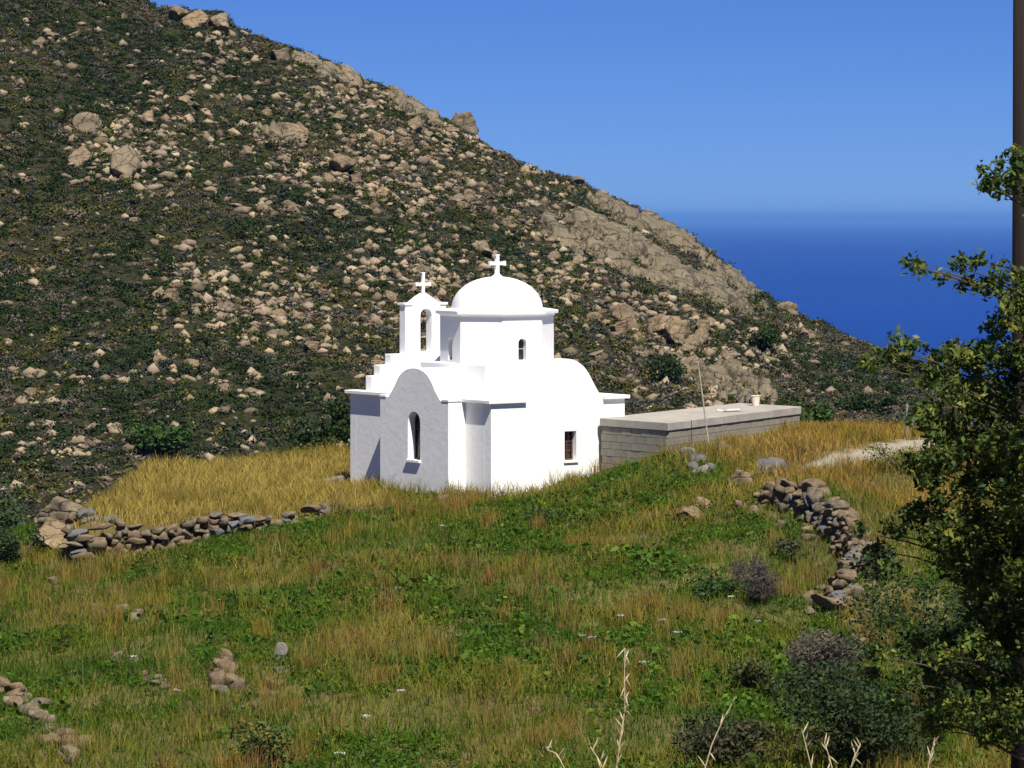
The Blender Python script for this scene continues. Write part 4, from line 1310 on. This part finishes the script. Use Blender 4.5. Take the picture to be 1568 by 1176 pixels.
# how dry: terrace and the bank on the right are golden, the slope is patchy
dry = fbm(x / 3.2, y / 3.2, 5, 4) * 1.6 + fbm(x / .9, y / 1.6, 15, 3) * 0.9
rightbank = smoothstep(5.0, 9.0, x) * smoothstep(76, 82, y) + smoothstep(2.5, 5.0, x) * smoothstep(84, 86.5, y)
upper = smoothstep(78, 85, y) * 0.18
dryness = dry - 0.14 + np.maximum(tm * 0.95, np.clip(rightbank, 0, 1) * 0.70) + upper + rng.normal(0, .16, len(x))
dens = 0.55 + 0.55 * np.clip(fbm(x / 2, y / 2, 45, 3) + .5, 0, 1) + tm * .3
keep = (~footprint(x, y)) & (rng.random(len(x)) < dens) & (rng.random(len(x)) > rd * 0.93)
keep &= ~((y > 104) & (x < -6))
x, y, dryness, tm, rd = x[keep], y[keep], dryness[keep], tm[keep], rd[keep]
n = len(x)
cA = np.array((0.050, 0.108, 0.007)); cB = np.array((0.110, 0.145, 0.011)); cC = np.array((0.215, 0.172, 0.028)); cD = np.array((0.345, 0.262, 0.062))
t = np.clip(dryness, -.5, 1.0)
def lerp3(t):
    e = np.array([-.35, .02, .38, .85]); C = np.stack([cA, cB, cC, cD])
    return np.stack([np.interp(t, e, C[:, k]) for k in range(3)], 1)
col = lerp3(t) * rng.uniform(.7, 1.3, n)[:, None]
red = (fbm(x / 2.4, y / 2.4, 95, 3) > .17) & (rng.random(n) < .25) & (tm < .4)
warm = np.clip(smoothstep(5.0, 8.0, x) * smoothstep(76, 81, y), 0, 1) * (rng.random(n) < .7) * (t > .3)
col = col * (1 + warm[:, None] * np.array([.06, -.16, -.22]))
col[red] = np.array((0.12, 0.08, 0.036)) * rng.uniform(.7, 1.3, red.sum())[:, None]
tall = np.clip(fbm(x / 1.1, y / 1.1, 25, 3) * 2 + .5, 0, 1)
h = rng.uniform(.10, .30, n) + tall * rng.uniform(0, .30, n) * (t > .1) - tm * .03
h *= np.where(rd > .3, .35, 1.0)
near = np.minimum(np.minimum(np.hypot(x - K.x, y - K.y), 9), 3) / 3
w = rng.uniform(.010, .022, n)
blades(x, y, h, w, rng.uniform(.15, 1.0, n), col, 'grass', 'dry golden and green grass covering the knoll and terrace')
# golden tufts standing higher
tx, ty = field_pts(900, 55, 90)
sel = (fbm(tx / 2.5, ty / 2.5, 55, 3) > .0) & ~footprint(tx, ty) & (road_mask(tx, ty) < .1)
tx, ty = tx[sel], ty[sel]
for (a, b_) in ((990, 935), (985, 940), (1000, 938), (1215, 905), (1235, 880), (1245, 895), (1200, 915), (1385, 950), (1400, 955), (1110, 965), (1090, 975), (690, 765), (720, 768), (740, 770), (480, 880), (400, 980), (1055, 1080), (960, 1075), (840, 750), (870, 742)):
    g = hit_ground(a, b_); tx = np.append(tx, [g.x] * 2); ty = np.append(ty, [g.y] * 2)
k = 55
bx = np.repeat(tx, k) + rng.normal(0, .14, len(tx) * k); by = np.repeat(ty, k) + rng.normal(0, .14, len(tx) * k)
hh = np.repeat(rng.uniform(.35, .7, len(tx)), k) * rng.uniform(.6, 1.1, len(bx))
cc = np.repeat(np.stack([rng.uniform(.20, .29, len(tx)), rng.uniform(.155, .21, len(tx)), rng.uniform(.03, .055, len(tx))], 1), k, 0) * rng.uniform(.7, 1.25, len(bx))[:, None]
ok = ~footprint(bx, by)
blades(bx[ok], by[ok], hh[ok], rng.uniform(.008, .016, ok.sum()), rng.uniform(.05, .5, ok.sum()), cc[ok], 'tall_grass', 'tall straw coloured grass tufts on the slope')

# leafy green weeds in patches
x, y = field_pts(34000, 52, 92)
v = fbm(x / 2.6, y / 2.6, 65, 4) + rng.normal(0, .09, len(x)) - terrace_mask(x, y) * .6 - np.clip(smoothstep(5, 8, x) * smoothstep(77, 81, y), 0, 1) * .3
ok = (v > 0.0) & ~footprint(x, y) & (road_mask(x, y) < .1)
x, y = x[ok][:13500], y[ok][:13500]
z = ground(x, y)
weeds = []
for k in range(8):
    c = dome_points(30, .9, .25)
    weeds.append(leaf_quads(c * .5, rng.uniform(.14, .28, 30), .3, .6))
n = len(x)
sz = rng.uniform(.18, .5, n) * np.where((rng.random(n) < .07) & (fbm(x / 4, y / 4, 12, 2) > -.05), 1.9, 1.0)
col = np.array([(0.056, 0.132, 0.008), (0.042, 0.100, 0.008), (0.098, 0.165, 0.012), (0.062, 0.105, 0.012)])[rng.integers(0, 4, n)] * rng.uniform(.7, 1.3, n)[:, None]
scatter_mesh('weeds', weeds, np.stack([x, y, z], 1), np.stack([sz, sz, sz * rng.uniform(.6, 1.1, n)], 1), rng.uniform(0, 6.3, n), col, 'dark green leafy weeds growing in patches through the slope grass', 'weeds', M_LEAF)

# white umbel flowers
um = []
def umbel(px, py, lab):
    g = hit_ground(px, py + 22)
    root = empty('wild_carrot', (g.x, g.y, g.z))
    tag(root, lab, 'flower', 'white umbel flowers dotted over the slope')
    H = 22 / F * g.y + .05
    bm = bmesh.new(); add_tube(bm, [(0, 0, -.03), (.01, 0, H * .5), (0, 0, H)], [.006, .005, .004], 5)
    link('stem', bm_mesh('stem', bm), M_STEM, root)
    c = np.stack([rng.normal(0, .045, 30), rng.normal(0, .045, 30), H + rng.uniform(0, .02, 30)], 1)
    V_, F_ = leaf_quads(c, .03, 0, .9)
    link('umbel', np_mesh('umbel', V_, [F_], np.full((len(V_), 3), .55)), M_LEAF, root)
M_STEM = solid('green_stem', (0.10, 0.13, 0.04), .7, .2)
for (a, b_) in ((1160, 955), (1036, 975), (1015, 953), (985, 1022), (950, 948), (905, 982), (892, 978), (615, 1062), (522, 1160), (563, 1104), (1120, 918), (678, 808), (205, 1010), (272, 1062), (840, 1150), (1240, 1140)):
    umbel(a, b_, 'small white umbel flower on a thin stem in the slope grass')

# ------------------------------------------------------------------ near the viewer: wild oats, tree, pole
def oat(pxs, Z, lab, n_sp, seed, parent_group='wild oat stalks close to the viewer', spik=True, colr=(0.62, 0.50, 0.28)):
    r = random.Random(seed)
    top_pts = [P(a, b_, Z) for a, b_ in pxs]
    bx = top_pts[-1].x; gz = g1(bx, Z)
    root = empty('wild_oat', (bx, Z, gz))
    tag(root, lab, 'grass stalk', parent_group)
    path = [p - Vector((bx, Z, gz)) for p in top_pts] + [Vector((0, 0, -.02))]
    bm = bmesh.new(); add_tube(bm, path, [0.0012 + 0.0012 * i / len(path) for i in range(len(path))], 5)
    link('stem', bm_mesh('stem', bm), M_STRAW if spik else M_STEM, root)
    if not spik: return
    L = [0]
    for a, b_ in zip(path, path[1:]): L.append(L[-1] + (b_ - a).length)
    vis = L[-2]
    for k in range(n_sp):
        t = vis * (k + r.random() * .6) / n_sp
        i = max(j for j in range(len(path) - 1) if L[j] <= t)
        p0 = path[i].lerp(path[i + 1], (t - L[i]) / max(1e-6, L[i + 1] - L[i]))
        s = 1 if r.random() < .75 else -1
        ang = r.uniform(.25, .75)
        d = Vector((s * math.sin(ang) * .8, r.uniform(-.5, .5), r.choice((1, 1, 1, -.6)) * math.cos(ang))).normalized()
        ln = r.uniform(.018, .028)
        bm = bmesh.new()
        a0 = p0 + d * 0.004
        add_tube(bm, [p0, a0, a0 + d * ln * .35, a0 + d * ln * .75, a0 + d * ln * 1.15], [.0004, .0010, .0021, .0014, .0003], 6)
        link('spikelet', bm_mesh('spikelet', bm), M_STRAW, root)
M_STRAW = solid('pale_straw', (0.46, 0.38, 0.23), .6, .3, .2, 60)
oat([(957, 992), (956, 1040), (957, 1085), (950, 1130), (944, 1180)], 8.5, 'tall pale oat stalk rising at the bottom centre', 24, 1)
oat([(902, 1142), (915, 1160), (925, 1180)], 8.3, 'nodding oat tip left of the tall oat stalk', 7, 2)
oat([(838, 1148), (852, 1154), (866, 1180)], 8.4, 'short oat tip farthest left of the tall oat stalk', 5, 3)
oat([(1122, 1076), (1108, 1100), (1090, 1140), (1078, 1182)], 8.6, 'leaning green oat stalk right of the tall oat stalk', 6, 4)
oat([(1228, 1118), (1236, 1150), (1244, 1182)], 8.2, 'thin oat stalk with few grains at the bottom right', 5, 5)
oat([(1318, 1140), (1308, 1160), (1300, 1184)], 8.2, 'oat head at the bottom right under the dark bush', 9, 6)
oat([(1262, 1136), (1270, 1160), (1276, 1184)], 8.3, 'oat head between the two bottom right oat stalks', 7, 9)
oat([(1430, 1138), (1424, 1160), (1420, 1184)], 8.2, 'oat head at the foot of the near tree', 7, 7)
oat([(126, 1008), (128, 1080), (130, 1182)], 9.0, 'single thin green stem rising at the lower left', 0, 8, spik=False)

# the near tree: trunk outside the frame, twigs reaching in from the right
TZ = 14.0
tr_base = Vector(((1690 - CX) / F * TZ, TZ + .3, 0)); tr_base.z = g1(tr_base.x, tr_base.y)
tree = empty('evergreen_tree', tr_base)
tag(tree, 'leafy evergreen tree reaching in at the right edge, close to the viewer', 'tree')
def rel(p): return Vector(p) - tr_base
trunk_path = [Vector((0, 0, -.2)), Vector((-.06, 0, .9)), Vector((.02, .05, 1.8)), Vector((-.05, 0, 2.7)), Vector((-.1, .05, 3.5)), Vector((-.06, .05, 4.2))]
bm = bmesh.new(); add_tube(bm, trunk_path, [.13, .11, .09, .07, .05, .02], 10)
link('trunk', bm_mesh('trunk', bm, True), M_BARK, tree)
CL = [(1532, 272, 30, 0), (1556, 248, 28, 0), (1512, 282, 18, 0), (1580, 280, 40, 0),
      (1398, 405, 13, 1), (1412, 410, 9, 1), (1440, 424, 8, 1), (1470, 405, 15, 1), (1500, 398, 14, 1), (1478, 438, 18, 1), (1512, 436, 22, 1), (1540, 425, 26, 1), (1556, 465, 34, 1), (1530, 490, 24, 1), (1590, 440, 40, 1),
      (1330, 556, 13, 2), (1352, 545, 18, 2), (1376, 530, 22, 2), (1398, 536, 22, 2), (1390, 562, 22, 2), (1425, 580, 24, 2), (1455, 560, 34, 2), (1490, 540, 34, 2), (1530, 565, 44, 2), (1470, 600, 36, 2), (1520, 620, 50, 2), (1575, 560, 50, 2),
      (1425, 640, 30, 3), (1450, 665, 38, 3), (1500, 680, 46, 3), (1555, 680, 56, 3), (1395, 712, 14, 3), (1420, 700, 20, 3), (1540, 745, 44, 3), (1490, 735, 36, 3),
      (1395, 790, 22, 4), (1430, 775, 30, 4), (1465, 790, 36, 4), (1510, 800, 44, 4), (1555, 810, 54, 4), (1370, 815, 16, 4), (1440, 830, 26, 4), (1340, 838, 12, 4), (1320, 812, 10, 4),
      (1500, 880, 34, 5), (1545, 900, 50, 5), (1460, 860, 22, 5), (1570, 960, 60, 5), (1520, 960, 44, 5), (1480, 985, 34, 5),
      (1440, 1000, 26, 6), (1400, 985, 22, 6), (1500, 1050, 44, 6), (1450, 1060, 34, 6), (1560, 1060, 50, 6), (1390, 1040, 20, 6), (1345, 1000, 14, 6), (1335, 1030, 14, 6), (1530, 1120, 40, 6), (1430, 1110, 26, 6), (1360, 1080, 18, 6)]
starts = {0: 3.15, 1: 2.75, 2: 2.35, 3: 2.0, 4: 1.6, 5: 1.2, 6: 0.7}
lc, ls, lcol = [], [], []
def twig(pts_, rads):
    bm = bmesh.new(); add_tube(bm, pts_, rads, 6)
    link('branch', bm_mesh('branch', bm), M_BARK, tree)
fill = []
for (a, b_, r, k) in CL:
    if k >= 2 and a > 1430:
        for _ in range(2): fill.append((a + rng.normal(0, r * 1.1), b_ + rng.normal(0, r * .9), r * rng.uniform(.6, .9), k))
for q_, (a, b_, r, k) in enumerate(CL + fill):
    Z = TZ + rng.uniform(-.45, .45)
    c = P(a, b_, Z)
    rad = r / F * Z
    e = rel(c) + Vector((0, 0, -rad * .3))
    L0 = math.hypot(e.x, e.y)
    if q_ < len(CL):
        s0 = Vector((-.03, .02, max(.3, min(3.6, e.z - .45 * L0))))
        mid = s0.lerp(e, .55) + Vector((rng.uniform(-.03, .03), rng.uniform(-.05, .05), .03 + .05 * L0))
        twig([s0, s0.lerp(mid, .5) + Vector((0, 0, .01)), mid, mid.lerp(e, .55) + Vector((0, 0, .012)), e], [.011, .008, .0052, .0035, .0016])
    n = int(40 + (r / 10.0) ** 2 * (20 if k < 3 else 27))
    # leaves sit in little rosettes, so the cluster has clumps and gaps
    nr = max(4, n // 11)
    d = rng.normal(size=(nr, 3)); d /= np.linalg.norm(d, axis=1)[:, None]
    ros = np.array(rel(c)) + d * (rad * rng.random(nr)[:, None] ** .45) * np.array([1.15, 1.3, .85])
    ri = rng.integers(0, nr, n)
    lc.append(ros[ri] + rng.normal(0, .014, (n, 3))); ls.append(rng.uniform(.020, .042, n))
    pal_ = np.array([(0.085, 0.13, 0.024), (0.06, 0.095, 0.02), (0.19, 0.20, 0.035), (0.035, 0.06, 0.015)])
    rt = rng.choice(4, nr, p=[.38, .30, .15, .17])
    lcol.append(pal_[rt[ri]] * rng.uniform(.75, 1.3, n)[:, None])
for _ in range(70):           # boughs added right of the frame, on the viewer's side, to shade the lower crown
    c = np.array([rng.uniform(-.25, 1.2), rng.uniform(-1.9, -.7), rng.uniform(1.6, 4.4)])
    if c[0] < -.1 - .0 * c[1] and c[1] > -.9: continue
    n = 130
    d = rng.normal(size=(n, 3)); d /= np.linalg.norm(d, axis=1)[:, None]
    lc.append(c + d * (.26 * rng.random(n)[:, None] ** .5)); ls.append(rng.uniform(.03, .055, n))
    lcol.append(np.array([(0.06, 0.095, 0.02)] * n) * rng.uniform(.7, 1.4, n)[:, None])
    z0 = max(.5, c[2] - .8)
    twig([(0, 0.0, z0), (c[0] * .5, c[1] * .5, z0 + (c[2] - z0) * .6), tuple(c)], [.014, .008, .003])
# the crown's bulk beyond the frame
for _ in range(60):
    c = np.array([rng.uniform(-.05, 1.4), rng.uniform(-1.0, 1.0), rng.uniform(1.0, 4.1)])
    n = 150
    d = rng.normal(size=(n, 3)); d /= np.linalg.norm(d, axis=1)[:, None]
    lc.append(c + d * (.28 * rng.random(n)[:, None] ** .5)); ls.append(rng.uniform(.03, .055, n))
    lcol.append(np.array([(0.05, 0.085, 0.018)] * n) * rng.uniform(.7, 1.4, n)[:, None])
    z0 = max(.5, c[2] - .7)
    twig([(0, 0.03, z0), (c[0] * .5, c[1] * .5, z0 + (c[2] - z0) * .6), tuple(c)], [.014, .008, .003])
lc = np.concatenate(lc); ls = np.concatenate(ls); lcol = np.concatenate(lcol)
V_, F_ = leaf_quads(lc, ls, .55, .48)
link('crown', np_mesh('crown', V_, [F_], np.repeat(lcol, 4, 0)), M_LEAF, tree)

PZ = 19.0
g = Vector(((1548 - CX) / F * PZ + .14, PZ, 0)); g.z = g1(g.x, g.y)
up_ = empty('utility_pole', g)
tag(up_, 'dark wooden pole at the right edge behind the leafy tree', 'pole')
bm = bmesh.new(); add_tube(bm, [(0, 0, -.5), (0, 0, 3), (0, 0, 8.5)], [.145, .14, .12], 18)
link('shaft', bm_mesh('shaft', bm, True), M_POLE, up_)
bm = bmesh.new(); add_tube(bm, [(0, 0, 8.45), (0, 0, 8.6)], [.13, .03], 18)
link('cap', bm_mesh('cap', bm), M_STEEL, up_)

# ------------------------------------------------------------------ haze
bm = bmesh.new(); add_box(bm, -241000, 241000, -9000, 241000, SEA_Z - 1, 95)
hz_ = link('haze', bm_mesh('haze', bm))
m = bpy.data.materials.new('haze'); m.use_nodes = True
nt = m.node_tree
nt.nodes.remove(nt.nodes['Principled BSDF'])
pv = nt.nodes.new('ShaderNodeVolumePrincipled')
pv.inputs['Color'].default_value = (0.17, 0.42, 1.0, 1)
pv.inputs['Density'].default_value = 1.0 / 30000
pv.inputs['Anisotropy'].default_value = 0.0
nt.links.new(pv.outputs[0], nt.nodes['Material Output'].inputs['Volume'])
hz_.data.materials.append(m)
tag(hz_, 'thin blue sea haze in the air', 'haze', kind='stuff')
